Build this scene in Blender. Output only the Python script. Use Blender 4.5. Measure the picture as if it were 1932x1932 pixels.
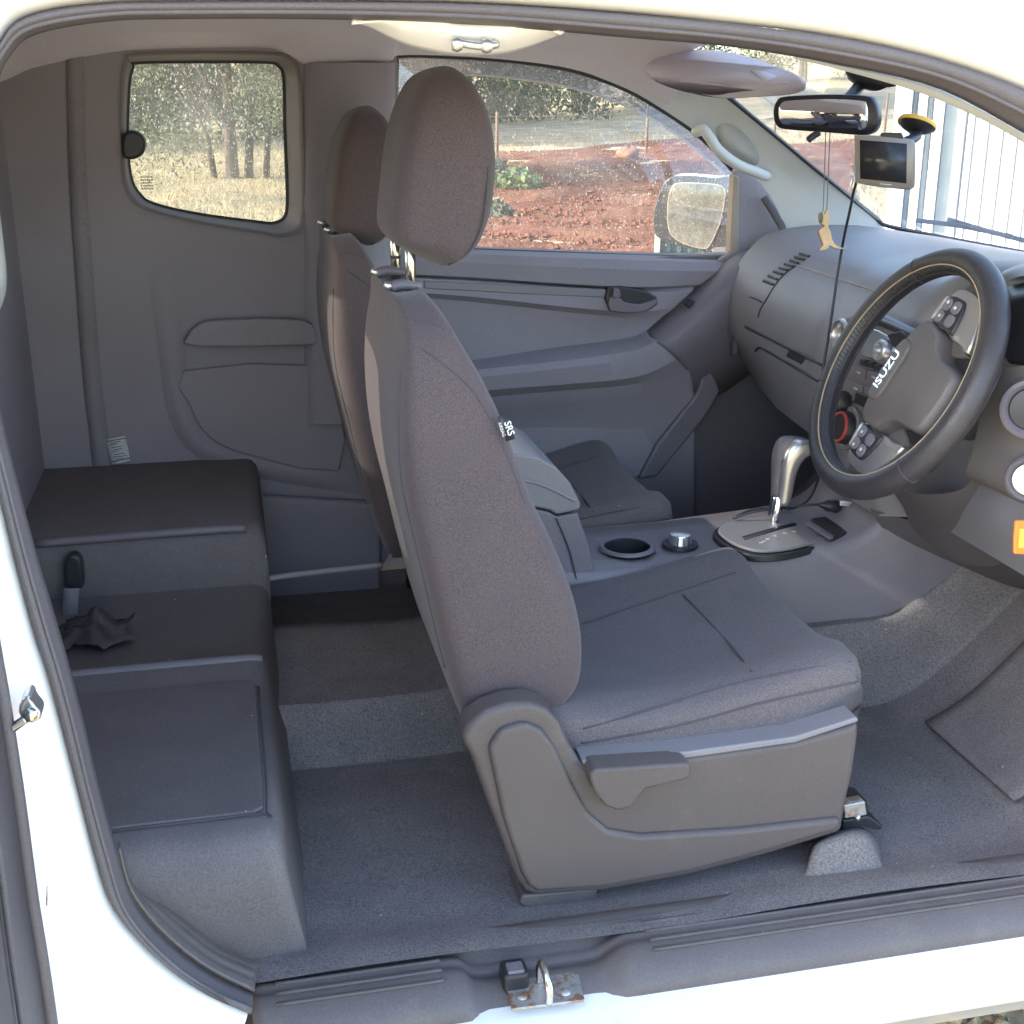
import bpy, math, random
import numpy as np
from mathutils import Vector, Matrix
random.seed(7); RNG = np.random.default_rng(7)
for o in list(bpy.data.objects): bpy.data.objects.remove(o)
scene = bpy.context.scene
col = scene.collection
R = math.radians

# ------------------------------------------------------------------ camera
YAW, PITCH = R(12.5), R(18.3)
CAM = Vector((0.0, -1.3, 1.58))
cd = bpy.data.cameras.new('camera'); cam = bpy.data.objects.new('camera', cd); col.objects.link(cam)
FW = Vector((math.sin(YAW)*math.cos(PITCH), math.cos(YAW)*math.cos(PITCH), -math.sin(PITCH)))
RT = Vector((math.cos(YAW), -math.sin(YAW), 0)); UP = RT.cross(FW)
cam.matrix_world = Matrix(((RT.x, UP.x, -FW.x, CAM.x), (RT.y, UP.y, -FW.y, CAM.y), (RT.z, UP.z, -FW.z, CAM.z), (0, 0, 0, 1)))
cd.sensor_width = 36; cd.lens = 36*2370/1932; cd.clip_start = 0.02; cd.clip_end = 900
scene.camera = cam
# ------------------------------------------------------------------ world, sun, exposure
SUN_EL, SUN_AZ = R(28), R(177)          # azimuth of the direction TOWARDS the sun, measured from +X to +Y
w = bpy.data.worlds.new('World'); scene.world = w; w.use_nodes = True
nt = w.node_tree; nt.nodes.clear()
sky = nt.nodes.new('ShaderNodeTexSky'); sky.sky_type = 'NISHITA'; sky.sun_disc = False
sky.sun_elevation = SUN_EL; sky.sun_rotation = R(90)-SUN_AZ; sky.dust_density = 2.5; sky.air_density = 1.0
bg = nt.nodes.new('ShaderNodeBackground'); bg.inputs[1].default_value = 0.15
wo = nt.nodes.new('ShaderNodeOutputWorld')
nt.links.new(sky.outputs[0], bg.inputs[0]); nt.links.new(bg.outputs[0], wo.inputs[0])
sl = bpy.data.lights.new('sun', 'SUN'); sl.energy = 2.2; sl.angle = R(0.5); sl.color = (1, .93, .82)
sun = bpy.data.objects.new('sun', sl); col.objects.link(sun)
sd = Vector((math.cos(SUN_AZ)*math.cos(SUN_EL), math.sin(SUN_AZ)*math.cos(SUN_EL), math.sin(SUN_EL)))
sun.rotation_euler = sd.to_track_quat('Z', 'Y').to_euler()
sun.location = (0, 0, 20)
vs = scene.view_settings
vs.view_transform = 'Standard'; vs.look = 'None'; vs.exposure = 3.05; vs.gamma = 1.0; vs.use_curve_mapping = False
scene.render.resolution_x = scene.render.resolution_y = 1024
try:
    scene.cycles.max_bounces = 10; scene.cycles.diffuse_bounces = 6; scene.cycles.transparent_max_bounces = 24
except Exception: pass

# ------------------------------------------------------------------ measured points: reading (x, y) of the sight line on a plane of the truck
def ray(x, y): return FW + RT*((x-966)/2370) - UP*((y-966)/2370)
def A(x, y, Y):
    d = ray(x, y); return CAM + d*((Y-CAM.y)/d.y)
def AZ(x, y, Z):
    d = ray(x, y); return CAM + d*((Z-CAM.z)/d.z)
def AX(x, y, X):
    d = ray(x, y); return CAM + d*((X-CAM.x)/d.x)
def AP(pts, Y): return [A(p[0], p[1], p[2] if len(p) > 2 else Y) for p in pts]

# ------------------------------------------------------------------ materials
MATS = {}
def mat(name, c, rough=.6, metal=0.0, var=.12, vscale=6, bump=0.0, bscale=400, c2=None, spec=.5, coat=0, c2scale=None, c2lo=.45, c2hi=.62, sheen=0, grain=0, gscale=420, lint=0):
    m = bpy.data.materials.new(name); m.use_nodes = True; n = m.node_tree; N = n.nodes; L = n.links
    p = N['Principled BSDF']
    p.inputs['Roughness'].default_value = rough; p.inputs['Metallic'].default_value = metal
    p.inputs['Specular IOR Level'].default_value = spec; p.inputs['Coat Weight'].default_value = coat
    if sheen: p.inputs['Sheen Weight'].default_value = sheen
    tc = N.new('ShaderNodeTexCoord'); geo = N.new('ShaderNodeNewGeometry')
    nz = N.new('ShaderNodeTexNoise'); nz.inputs['Scale'].default_value = vscale; nz.inputs['Detail'].default_value = 6
    L.new(geo.outputs['Position'], nz.inputs['Vector'])
    mp = N.new('ShaderNodeMapRange'); mp.inputs[1].default_value = .3; mp.inputs[2].default_value = .7
    mp.inputs[3].default_value = 1-var; mp.inputs[4].default_value = 1+var
    L.new(nz.outputs[0], mp.inputs[0])
    mx = N.new('ShaderNodeMix'); mx.data_type = 'RGBA'; mx.blend_type = 'MULTIPLY'; mx.inputs[0].default_value = 1
    mx.inputs[6].default_value = (*c, 1)
    L.new(mp.outputs[0], mx.inputs[7])
    out = mx.outputs[2]
    if c2:
        n2 = N.new('ShaderNodeTexNoise'); n2.inputs['Scale'].default_value = c2scale or vscale*.7; n2.inputs['Detail'].default_value = 8; n2.inputs['Roughness'].default_value = .65
        L.new(geo.outputs['Position'], n2.inputs['Vector'])
        r2 = N.new('ShaderNodeMapRange'); r2.inputs[1].default_value = c2lo; r2.inputs[2].default_value = c2hi
        L.new(n2.outputs[0], r2.inputs[0])
        m2 = N.new('ShaderNodeMix'); m2.data_type = 'RGBA'; m2.inputs[7].default_value = (*c2, 1)
        L.new(r2.outputs[0], m2.inputs[0]); L.new(out, m2.inputs[6]); out = m2.outputs[2]
    if grain:
        ng = N.new('ShaderNodeTexNoise'); ng.inputs['Scale'].default_value = gscale; ng.inputs['Detail'].default_value = 2
        L.new(geo.outputs['Position'], ng.inputs['Vector'])
        rg_ = N.new('ShaderNodeMapRange'); rg_.inputs[1].default_value = .3; rg_.inputs[2].default_value = .7; rg_.inputs[3].default_value = 1-grain; rg_.inputs[4].default_value = 1+grain
        L.new(ng.outputs[0], rg_.inputs[0])
        mg_ = N.new('ShaderNodeMix'); mg_.data_type = 'RGBA'; mg_.blend_type = 'MULTIPLY'; mg_.inputs[0].default_value = 1
        L.new(out, mg_.inputs[6]); L.new(rg_.outputs[0], mg_.inputs[7]); out = mg_.outputs[2]
    if lint:
        vl = N.new('ShaderNodeTexVoronoi'); vl.inputs['Scale'].default_value = 70; L.new(geo.outputs['Position'], vl.inputs['Vector'])
        sc_ = N.new('ShaderNodeSeparateColor'); L.new(vl.outputs['Color'], sc_.inputs[0])
        tm_ = N.new('ShaderNodeMapRange'); tm_.inputs[1].default_value = 1-lint; tm_.inputs[2].default_value = 1; tm_.inputs[3].default_value = 0; tm_.inputs[4].default_value = .16; L.new(sc_.outputs[0], tm_.inputs[0])
        lt_ = N.new('ShaderNodeMath'); lt_.operation = 'LESS_THAN'; L.new(vl.outputs['Distance'], lt_.inputs[0]); L.new(tm_.outputs[0], lt_.inputs[1])
        ml_ = N.new('ShaderNodeMix'); ml_.data_type = 'RGBA'; ml_.inputs[7].default_value = (.42, .38, .33, 1); L.new(lt_.outputs[0], ml_.inputs[0]); L.new(out, ml_.inputs[6]); out = ml_.outputs[2]
    L.new(out, p.inputs['Base Color'])
    if bump:
        nb = N.new('ShaderNodeTexNoise'); nb.inputs['Scale'].default_value = bscale; nb.inputs['Detail'].default_value = 3
        L.new(geo.outputs['Position'], nb.inputs['Vector'])
        b = N.new('ShaderNodeBump'); b.inputs['Strength'].default_value = bump; b.inputs['Distance'].default_value = .3/bscale
        L.new(nb.outputs[0], b.inputs['Height']); L.new(b.outputs[0], p.inputs['Normal'])
    MATS[name] = m; return m
def glass_mat(name, tint, dust=.1, speck=0.0, speck_scale=130, gloss=.06, haze=None):
    m = bpy.data.materials.new(name); m.use_nodes = True; n = m.node_tree; N = n.nodes; L = n.links
    N.clear(); out = N.new('ShaderNodeOutputMaterial')
    tr = N.new('ShaderNodeBsdfTransparent'); tr.inputs[0].default_value = (*tint, 1)
    gl = N.new('ShaderNodeBsdfGlossy'); gl.inputs['Roughness'].default_value = .03
    lw = N.new('ShaderNodeLayerWeight'); lw.inputs[0].default_value = .25
    mg = N.new('ShaderNodeMath'); mg.operation = 'MULTIPLY_ADD'; mg.inputs[1].default_value = .45; mg.inputs[2].default_value = gloss*.5
    L.new(lw.outputs['Fresnel'], mg.inputs[0])
    m1 = N.new('ShaderNodeMixShader'); L.new(mg.outputs[0], m1.inputs[0]); L.new(tr.outputs[0], m1.inputs[1]); L.new(gl.outputs[0], m1.inputs[2])
    df = N.new('ShaderNodeBsdfDiffuse'); df.inputs[0].default_value = (*(haze or (.7, .66, .6)), 1)
    tl = N.new('ShaderNodeBsdfTranslucent'); tl.inputs[0].default_value = (*(haze or (.75, .72, .66)), 1)
    ad = N.new('ShaderNodeMixShader'); ad.inputs[0].default_value = .7; L.new(df.outputs[0], ad.inputs[1]); L.new(tl.outputs[0], ad.inputs[2])
    geo = N.new('ShaderNodeNewGeometry')
    nz = N.new('ShaderNodeTexNoise'); nz.inputs['Scale'].default_value = 9; nz.inputs['Detail'].default_value = 8
    L.new(geo.outputs['Position'], nz.inputs['Vector'])
    md = N.new('ShaderNodeMapRange'); md.inputs[1].default_value = .3; md.inputs[2].default_value = .75; md.inputs[3].default_value = dust*.5; md.inputs[4].default_value = dust*1.4
    L.new(nz.outputs[0], md.inputs[0]); fac = md.outputs[0]
    if speck:
        mpn = N.new('ShaderNodeMapping'); mpn.inputs['Rotation'].default_value = (0, .7, 0); mpn.inputs['Scale'].default_value = (1, 1, .55); L.new(geo.outputs['Position'], mpn.inputs['Vector'])
        nd = N.new('ShaderNodeTexNoise'); nd.inputs['Scale'].default_value = 160; nd.inputs['Detail'].default_value = 2; L.new(geo.outputs['Position'], nd.inputs['Vector'])
        vm = N.new('ShaderNodeVectorMath'); vm.operation = 'SCALE'; vm.inputs['Scale'].default_value = .006; L.new(nd.outputs['Color'], vm.inputs[0])
        va = N.new('ShaderNodeVectorMath'); va.operation = 'ADD'; L.new(mpn.outputs[0], va.inputs[0]); L.new(vm.outputs[0], va.inputs[1])
        for (sc_, lo, mx_, amp) in ((speck_scale, .62, .36, speck), (speck_scale*1.9, .3, .4, speck*.7)):
            vo = N.new('ShaderNodeTexVoronoi'); vo.inputs['Scale'].default_value = sc_
            L.new(va.outputs[0], vo.inputs['Vector'])
            cr_ = N.new('ShaderNodeSeparateColor'); L.new(vo.outputs['Color'], cr_.inputs[0])
            thr = N.new('ShaderNodeMapRange'); thr.inputs[1].default_value = lo; thr.inputs[2].default_value = 1.0; thr.inputs[3].default_value = 0; thr.inputs[4].default_value = mx_
            L.new(cr_.outputs[0], thr.inputs[0])
            df2 = N.new('ShaderNodeMath'); df2.operation = 'SUBTRACT'; L.new(thr.outputs[0], df2.inputs[0]); L.new(vo.outputs['Distance'], df2.inputs[1])
            s_ = N.new('ShaderNodeMapRange'); s_.inputs[1].default_value = 0; s_.inputs[2].default_value = .16; s_.inputs[3].default_value = 0; s_.inputs[4].default_value = amp
            L.new(df2.outputs[0], s_.inputs[0])
            a_ = N.new('ShaderNodeMath'); a_.operation = 'ADD'; a_.use_clamp = True; L.new(fac, a_.inputs[0]); L.new(s_.outputs[0], a_.inputs[1]); fac = a_.outputs[0]
    m2 = N.new('ShaderNodeMixShader'); L.new(fac, m2.inputs[0]); L.new(m1.outputs[0], m2.inputs[1]); L.new(ad.outputs[0], m2.inputs[2])
    L.new(m2.outputs[0], out.inputs[0]); MATS[name] = m; return m
K = 1.35
def g(r, gg, b): return (r*K*1.05, gg*K*.975, b*K*.97)
KNEE = mat('knee_plastic', g(.075, .072, .078), .6, var=.05, grain=.1)
WHITE = mat('white_paint', (.82, .81, .78), .25, var=.02, coat=.5, c2=(.42, .33, .23), c2scale=7, c2lo=.58, c2hi=.82, lint=.04)
PLAST = mat('dark_plastic', g(.115, .112, .125), .46, var=.06, bump=.3, bscale=900, spec=.45, grain=.1)
PLAST2 = mat('charcoal_trim', g(.185, .182, .2), .6, var=.05, bump=.3, bscale=900, spec=.3, grain=.1)  # lens veil over the deep trim is put into this lighter grey
DASH = mat('dash_plastic', g(.14, .145, .155), .42, var=.05, bump=.3, bscale=800, spec=.5, grain=.08)
COVER = mat('seat_side_plastic', g(.068, .061, .059), .5, var=.05, bump=.35, bscale=1000, spec=.4, grain=.1, c2=(.13, .115, .095), c2scale=16, c2lo=.6, c2hi=.9)
FABRIC = mat('seat_fabric', g(.066, .056, .058), .95, var=.04, vscale=12, bump=1.0, bscale=800, spec=.12, sheen=.15, grain=.22, gscale=520)
FABRIC2 = mat('cushion_fabric', g(.088, .082, .085), .95, var=.05, vscale=12, bump=1.0, bscale=800, spec=.12, sheen=.12, grain=.25, gscale=480, lint=.03)
SEAM = mat('seam_thread', g(.05, .048, .055), .9)
CARPET = mat('carpet', g(.125, .12, .118), 1.0, var=.1, vscale=14, bump=1.0, bscale=500, c2=(.2, .18, .15), c2scale=5, c2lo=.5, c2hi=.85, spec=.08, grain=.32, gscale=330, lint=.06)
BENCHM = mat('bench_carpet', g(.09, .086, .088), .6, var=.06, vscale=14, bump=.7, bscale=700, spec=.4, grain=.2, gscale=420, lint=.02)
SILLM = mat('sill_plastic', g(.075, .068, .066), .5, var=.06, bump=.3, bscale=700, c2=(.14, .125, .105), c2scale=14, c2lo=.52, c2hi=.8, grain=.14, lint=.05)
RUBBER = mat('seal_rubber', g(.08, .077, .082), .55, var=.06, bump=.3, bscale=600, grain=.12)
LINER = mat('headliner_fabric', (.73, .69, .75), .95, var=.02, bump=.4, bscale=1200, spec=.1, grain=.08)
PILLAR = mat('pale_grey_plastic', (.66, .68, .65), .55, var=.03, bump=.2, bscale=900)
BLACK = mat('black_plastic', (.025, .025, .03), .4, var=.05)
SILVER = mat('satin_silver', (.62, .61, .6), .3, metal=.85, var=.04)
STEEL = mat('post_steel', (.75, .73, .66), .2, metal=1.0, var=.05)
LEATHER = mat('wheel_leather', g(.03, .029, .032), .38, var=.1, vscale=60, bump=1.0, bscale=420, spec=.5, grain=.15)
STITCH = mat('tan_stitch', (.38, .31, .2), .8)
HUBM = mat('hub_plastic', g(.085, .08, .076), .5, var=.04, bump=.35, bscale=1000, grain=.1)
CHROME = mat('chrome', (.9, .9, .9), .12, metal=1.0, var=.02)
GREYTXT = mat('print_grey', (.6, .6, .58), .6)
PAPER = mat('paper_label', (.62, .62, .6), .8, var=.1, vscale=120)
INK = mat('print_ink', (.12, .12, .13), .8)
GPSM = mat('gps_casing', (.34, .32, .3), .4, metal=.3, var=.04)
SCREEN = mat('dark_screen', (.03, .03, .035), .22, var=.05)
DISPLAY = mat('radio_face', (.42, .46, .5), .18, metal=.5, var=.05)
WOODM = mat('pale_wood', (.72, .5, .28), .7, var=.12, vscale=80)
REDWOOD = mat('painted_red_edge', (.3, .06, .04), .7)
ORANGE = mat('orange_plastic', (.85, .28, .05), .4, var=.05)
YELLOW = mat('yellow_plastic', (.85, .55, .1), .5, var=.05)
RUST = mat('rusty_zinc', (.45, .44, .42), .45, metal=.6, var=.15, vscale=60, c2=(.36, .2, .12), c2scale=40, c2lo=.48, c2hi=.56)
BAG = mat('black_plastic_film', (.05, .045, .05), .25, var=.2, vscale=40)
WEB = mat('belt_webbing', g(.16, .157, .172), .8, var=.06, bump=1.0, bscale=300, grain=.15)
RED = mat('red_ring', (.5, .06, .04), .4)
BEIGE = mat('beige_channel', (.34, .28, .22), .6)
MIRROR = mat('mirror_glass', (.8, .8, .8), .04, metal=1.0, var=.02)
DMIRROR = mat('dusty_mirror_glass', (.3, .29, .265), .3, metal=.75, var=.25, vscale=160, c2=(.2, .19, .165), c2scale=60)
GLASS_Q = glass_mat('quarter_glass_dusty', (.74, .75, .71), .14, 1.0, 135)
GLASS_D = glass_mat('door_glass_dusty', (.82, .83, .81), .06, .6, 150)
GLASS_W = glass_mat('windscreen_glass', (.93, .95, .93), .06, .15, 90, gloss=.03)
SMOKE = glass_mat('smoked_shield', (.42, .42, .46), .22, .2, 120, haze=(.4, .4, .46))

# ------------------------------------------------------------------ mesh helpers
WL = {}
def wl(o): return WL.get(o.name, Vector((0, 0, 0))) if o else Vector((0, 0, 0))
def fin(o, parent, c):
    o.location = c - wl(parent)
    if parent: o.parent = parent
    WL[o.name] = c.copy()
def mk(name, verts, faces, m, parent=None, smooth=True, bevel=0, seg=2, sub=0, solid=0, sharp=None, origin=None, soff=-1):
    V = [Vector(v) for v in verts]
    if origin is None:
        lo = Vector((min(v.x for v in V), min(v.y for v in V), min(v.z for v in V))); hi = Vector((max(v.x for v in V), max(v.y for v in V), max(v.z for v in V)))
        origin = (lo+hi)/2
    me = bpy.data.meshes.new(name); me.from_pydata([v-origin for v in V], [], [tuple(f) for f in faces]); me.update()
    import bmesh
    bm = bmesh.new(); bm.from_mesh(me); bmesh.ops.recalc_face_normals(bm, faces=bm.faces); bm.to_mesh(me); bm.free()
    if smooth: me.polygons.foreach_set('use_smooth', [True]*len(me.polygons))
    if sharp: me.set_sharp_from_angle(angle=R(sharp))
    if m: me.materials.append(m)
    o = bpy.data.objects.new(name, me); col.objects.link(o); fin(o, parent, origin)
    if solid:
        s = o.modifiers.new('solid', 'SOLIDIFY'); s.thickness = solid; s.offset = soff
    if sub:
        s = o.modifiers.new('sub', 'SUBSURF'); s.levels = s.render_levels = sub
    if bevel:
        b = o.modifiers.new('bevel', 'BEVEL'); b.width = bevel; b.segments = seg; b.limit_method = 'ANGLE'; b.angle_limit = R(40); b.harden_normals = True
    return o
def empty(name, loc, parent=None):
    o = bpy.data.objects.new(name, None); o.empty_display_size = .1; col.objects.link(o); fin(o, parent, Vector(loc)); return o
def tag(o, label, cat, group=None):
    o['label'] = label; o['category'] = cat
    if group: o['group'] = group
    return o
def struct(o): o['kind'] = 'structure'; return o
def cr(P, n, closed=False):
    """Catmull-Rom through points -> n samples"""
    P = [np.array(p, float) for p in P]; k = len(P)
    if closed: Q = [P[-1]]+P+[P[0], P[1]]; segs = k
    else: Q = [2*P[0]-P[1]]+P+[2*P[-1]-P[-2]]; segs = k-1
    out = []
    for i in range(n):
        t = i/(n if closed else n-1)*segs; s = min(int(t), segs-1); u = t-s
        a, b, c, d = Q[s], Q[s+1], Q[s+2], Q[s+3]
        out.append(.5*((2*b)+(-a+c)*u+(2*a-5*b+4*c-d)*u*u+(-a+3*b-3*c+d)*u**3))
    return out
def V3(l): return [Vector(p) for p in l]
def grid(name, rows, m, parent=None, solid=0, **k):
    n = len(rows[0]); v = [p for r in rows for p in r]
    f = [(i*n+j, i*n+j+1, (i+1)*n+j+1, (i+1)*n+j) for i in range(len(rows)-1) for j in range(n-1)]
    return mk(name, v, f, m, parent, solid=solid, **k)
def sgrid(name, rows, nu, nv, m, parent=None, **k):
    """rows of control points, splined both ways"""
    a = [cr([list(p) for p in r], nu) for r in rows]
    b = [cr([a[i][j] for i in range(len(a))], nv) for j in range(nu)]
    return grid(name, [[b[j][i] for j in range(nu)] for i in range(nv)], m, parent, **k)
def loft(name, rings, m, parent=None, cap=True, closed=True, **k):
    n = len(rings[0]); v = [p for r in rings for p in r]; f = []
    for i in range(len(rings)-1):
        for j in range(n if closed else n-1):
            f.append((i*n+j, i*n+(j+1) % n, (i+1)*n+(j+1) % n, (i+1)*n+j))
    if cap:
        f.append(tuple(range(n))[::-1]); f.append(tuple((len(rings)-1)*n+j for j in range(n)))
    return mk(name, v, f, m, parent, **k)
def tube(name, path, r, m, parent=None, n=10, samples=None, closed=False, flat=1.0, up=None, **k):
    P = V3(cr([list(p) for p in path], samples or max(len(path)*5, 8), closed)) if len(path) > 2 or closed else V3(path)
    rings = []; ref = Vector(up) if up else None
    rr = r if callable(r) else (lambda t: r)
    N = len(P)
    for i, p in enumerate(P):
        a = P[i-1] if (i > 0 or closed) else p; b = P[(i+1) % N] if (i < N-1 or closed) else p
        t = (b-a).normalized()
        if ref is None: ref = Vector((0, 0, 1)) if abs(t.z) < .9 else Vector((1, 0, 0))
        s = t.cross(ref).normalized(); u = s.cross(t).normalized()
        if not up: ref = u
        q = rr(i/(N-1))
        rings.append([p + s*math.cos(2*math.pi*j/n)*q + u*math.sin(2*math.pi*j/n)*q*flat for j in range(n)])
    if closed: rings.append(rings[0])
    return loft(name, rings, m, parent, cap=not closed, **k)
def prism(name, pts, y0, y1, m, parent=None, bevel=.004, spline=0, seg=3, **k):
    """outline in the X-Z plane seen at Y=y0, with real thickness to y1 (same X-Z)"""
    P = [A(p[0], p[1], y0) for p in pts]
    if spline: P = V3(cr([list(p) for p in P], len(P)*spline, True))
    return slab(name, P, Vector((0, y1-y0, 0)), m, parent, bevel, seg=seg, **k)
def slab(name, P, d, m, parent=None, bevel=.003, seg=3, **k):
    n = len(P); P = V3(P); d = Vector(d); v = P+[p+d for p in P]
    f = [tuple(range(n)), tuple(range(2*n-1, n-1, -1))]+[(i, (i+1) % n, n+(i+1) % n, n+i) for i in range(n)]
    return mk(name, v, f, m, parent, bevel=bevel, seg=seg, **k)
def box(name, c, s, m, parent=None, rot=None, bevel=.004, seg=2):
    c = Vector(c); M = rot if rot else Matrix.Identity(3)
    v = [c + M @ Vector((sx*s[0]/2, sy*s[1]/2, sz*s[2]/2)) for sx in (-1, 1) for sy in (-1, 1) for sz in (-1, 1)]
    f = [(0, 1, 3, 2), (4, 6, 7, 5), (0, 4, 5, 1), (2, 3, 7, 6), (0, 2, 6, 4), (1, 5, 7, 3)]
    return mk(name, v, f, m, parent, bevel=bevel, seg=seg)
def lathe(name, prof, c, ax, m, parent=None, n=28, **k):
    ax = Vector(ax).normalized(); c = Vector(c)
    s = ax.orthogonal().normalized(); u = ax.cross(s)
    rings = [[c + ax*h + (s*math.cos(2*math.pi*j/n)+u*math.sin(2*math.pi*j/n))*r for j in range(n)] for r, h in prof]
    return loft(name, rings, m, parent, sharp=k.pop('sharp', 50), **k)
def text(name, s, M, size, m, parent=None, depth=.0006, bold=0):
    cu = bpy.data.curves.new(name, 'FONT'); cu.body = s; cu.size = size; cu.extrude = depth; cu.offset = bold; cu.align_x = 'CENTER'; cu.align_y = 'CENTER'; cu.resolution_u = 3
    t = bpy.data.objects.new(name+'_tmp', cu); col.objects.link(t)
    bpy.context.view_layer.update()
    me = bpy.data.meshes.new_from_object(t); bpy.data.objects.remove(t)
    verts = [M @ v.co for v in me.vertices]; faces = [tuple(p.vertices) for p in me.polygons]
    bpy.data.meshes.remove(me)
    return mk(name, verts, faces, m, parent, smooth=False)
def frame_mat(o, xdir, ydir):
    x = Vector(xdir).normalized(); z = x.cross(Vector(ydir)).normalized(); y = z.cross(x)
    return Matrix(((x.x, y.x, z.x, o[0]), (x.y, y.y, z.y, o[1]), (x.z, y.z, z.z, o[2]), (0, 0, 0, 1)))
def super_ring(c, e, f, a, b, n=36, p=4.0):
    out = []
    for j in range(n):
        t = 2*math.pi*j/n; cc, ss = math.cos(t), math.sin(t)
        out.append(Vector(c)+Vector(e)*(a*math.copysign(abs(cc)**(2/p), cc))+Vector(f)*(b*math.copysign(abs(ss)**(2/p), ss)))
    return out
YV = Vector((0, 1, 0))
def join(obs, name, parent, m):
    v, f = [], []
    for o in obs:
        b = len(v); v += [p.co+wl(o) for p in o.data.vertices]; f += [tuple(b+i for i in p.vertices) for p in o.data.polygons]
        bpy.data.objects.remove(o)
    r = mk(name, v, f, m, parent); r['kind'] = 'stuff'; return r
from mathutils.bvhtree import BVHTree
class Surf:
    """where a sight line meets a part that is already built"""
    def __init__(s, *obs):
        v, f = [], []
        for o in obs:
            b = len(v); v += [p.co+wl(o) for p in o.data.vertices]; f += [tuple(b+i for i in p.vertices) for p in o.data.polygons]
        s.t = BVHTree.FromPolygons(v, f)
    def __call__(s, px, py, off=.002):
        d = ray(px, py).normalized(); h = s.t.ray_cast(CAM, d)[0]
        return h-d*off if h is not None else None
    def path(s, pts, off=.002): return [q for q in (s(p[0], p[1], off) for p in pts) if q is not None]

# ================================================================== SETTING
def terr(x, y):
    r = math.hypot(x, y+1.3); az = math.degrees(math.atan2(x, y+1.3))
    z = 0.0
    if r > 20 and abs(az) < 100: z = .026*(r-20)*min(1, max(0, (100-abs(az))/40)) + .018*max(0, r-30)*max(0, min(1, (az-14)/14))
    return z + .05*math.sin(x*.31+1.3)*math.sin(y*.27)*min(1, max(0, (r-5)/10))
SOILM = mat('red_soil', (.14, .062, .046), 1, var=.35, vscale=3.2, bump=1, bscale=9, c2=(.16, .08, .055), c2scale=1.4, spec=.05)
GRASSM = mat('dry_grass_ground', (.36, .295, .2), 1, var=.35, vscale=1.3, bump=1, bscale=14, c2=(.29, .26, .17), c2scale=.16, spec=.05)
rads = [0, 1, 2, 3, 4.5, 6, 8, 10, 13, 16, 20, 25, 30, 36, 43, 52, 62, 75, 95, 130, 190, 300, 420]
NA = 96
gv = [Vector((0, -1.3, 0))]; gf = []
for r in rads[1:]:
    for k in range(NA):
        a = 2*math.pi*k/NA; x, y = r*math.sin(a), -1.3+r*math.cos(a)
        gv.append(Vector((x, y, terr(x, y))))
for k in range(NA): gf.append((0, 1+k, 1+(k+1) % NA))
for i in range(len(rads)-2):
    for k in range(NA):
        a, b = 1+i*NA, 1+(i+1)*NA; gf.append((a+k, b+k, b+(k+1) % NA, a+(k+1) % NA))
struct(mk('ground', gv, gf, GRASSM, origin=Vector((0, 0, 0))))
# ploughed red soil
def nz2(x, y): return math.sin(x*2.1+3*math.sin(y*.9))*.5+math.sin(y*3.3+2*math.sin(x*1.7))*.5
rows = []
for i in range(130):
    r = 6+ (37-6)*(i/129)**1.3; row = []
    for k in range(130):
        az = R(8.2+19*k/129)
        edge = 24.5 + 11*max(0, min(1, (math.degrees(az)-6.5)/10)) + 1.2*math.sin(az*40)
        rr = 6+(r-6)*(edge-6)/31
        x, y = rr*math.sin(az), -1.3+rr*math.cos(az)
        fade = min(1, (129-i)/10, i/10+.2)
        row.append(Vector((x, y, terr(x, y)+.03+fade*(.06*nz2(x, y)+.025*nz2(x*1.9+y, y*1.7)+random.uniform(0, .03)))))
    rows.append(row)
struct(grid('red_soil', rows, SOILM))
# clods on the soil: uncountable
cv, cf = [], []
for i in range(9000):
    az = R(random.uniform(8.5, 22)); r = random.uniform(8, 27)
    x, y = r*math.sin(az), -1.3+r*math.cos(az); s = random.choice([.01, .012, .015, .018, .02, .03, .045])*random.uniform(.7, 1.3); z = terr(x, y)+.045
    b = len(cv)
    for d in ((1, 0, 0), (0, 1, 0), (-1, 0, 0), (0, -1, 0), (0, 0, .8), (0, 0, -.6)):
        cv.append(Vector((x+d[0]*s*random.uniform(.6, 1.3), y+d[1]*s*random.uniform(.6, 1.3), z+d[2]*s*random.uniform(.7, 1.2))))
    for t in ((0, 1, 4), (1, 2, 4), (2, 3, 4), (3, 0, 4), (1, 0, 5), (2, 1, 5), (3, 2, 5), (0, 3, 5)): cf.append(tuple(b+q for q in t))
cl = mk('soil_clods', cv, cf, SOILM, smooth=False); cl['kind'] = 'stuff'; cl['label'] = 'broken red earth clods scattered over the ploughed soil'; cl['category'] = 'soil'
# dry grass tufts (uncountable)
TUFT = mat('dry_grass_blades', (.42, .35, .24), 1, var=.3, vscale=3, spec=.05)
tv, tf = [], []
for i in range(52000):
    az = R(random.uniform(-14, 34)); r = 9+30*random.random()**.8
    if 7.8 < math.degrees(az) < 27 and r < 24.5+10*max(0, min(1, (math.degrees(az)-6.5)/10)): continue
    x, y = r*math.sin(az), -1.3+r*math.cos(az); z = terr(x, y); h = random.uniform(.04, .13); t = random.uniform(0, 6.28); wd = random.uniform(.004, .012)
    b = len(tv); l = random.uniform(-.08, .08)
    tv += [Vector((x-wd*math.cos(t), y-wd*math.sin(t), z)), Vector((x+wd*math.cos(t), y+wd*math.sin(t), z)), Vector((x+l, y+l*.5, z+h))]
    tf.append((b, b+1, b+2))
tg = mk('dry_grass', tv, tf, TUFT, smooth=False); tg['kind'] = 'stuff'; tg['label'] = 'pale dry grass growing over the paddock'; tg['category'] = 'grass'
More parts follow.
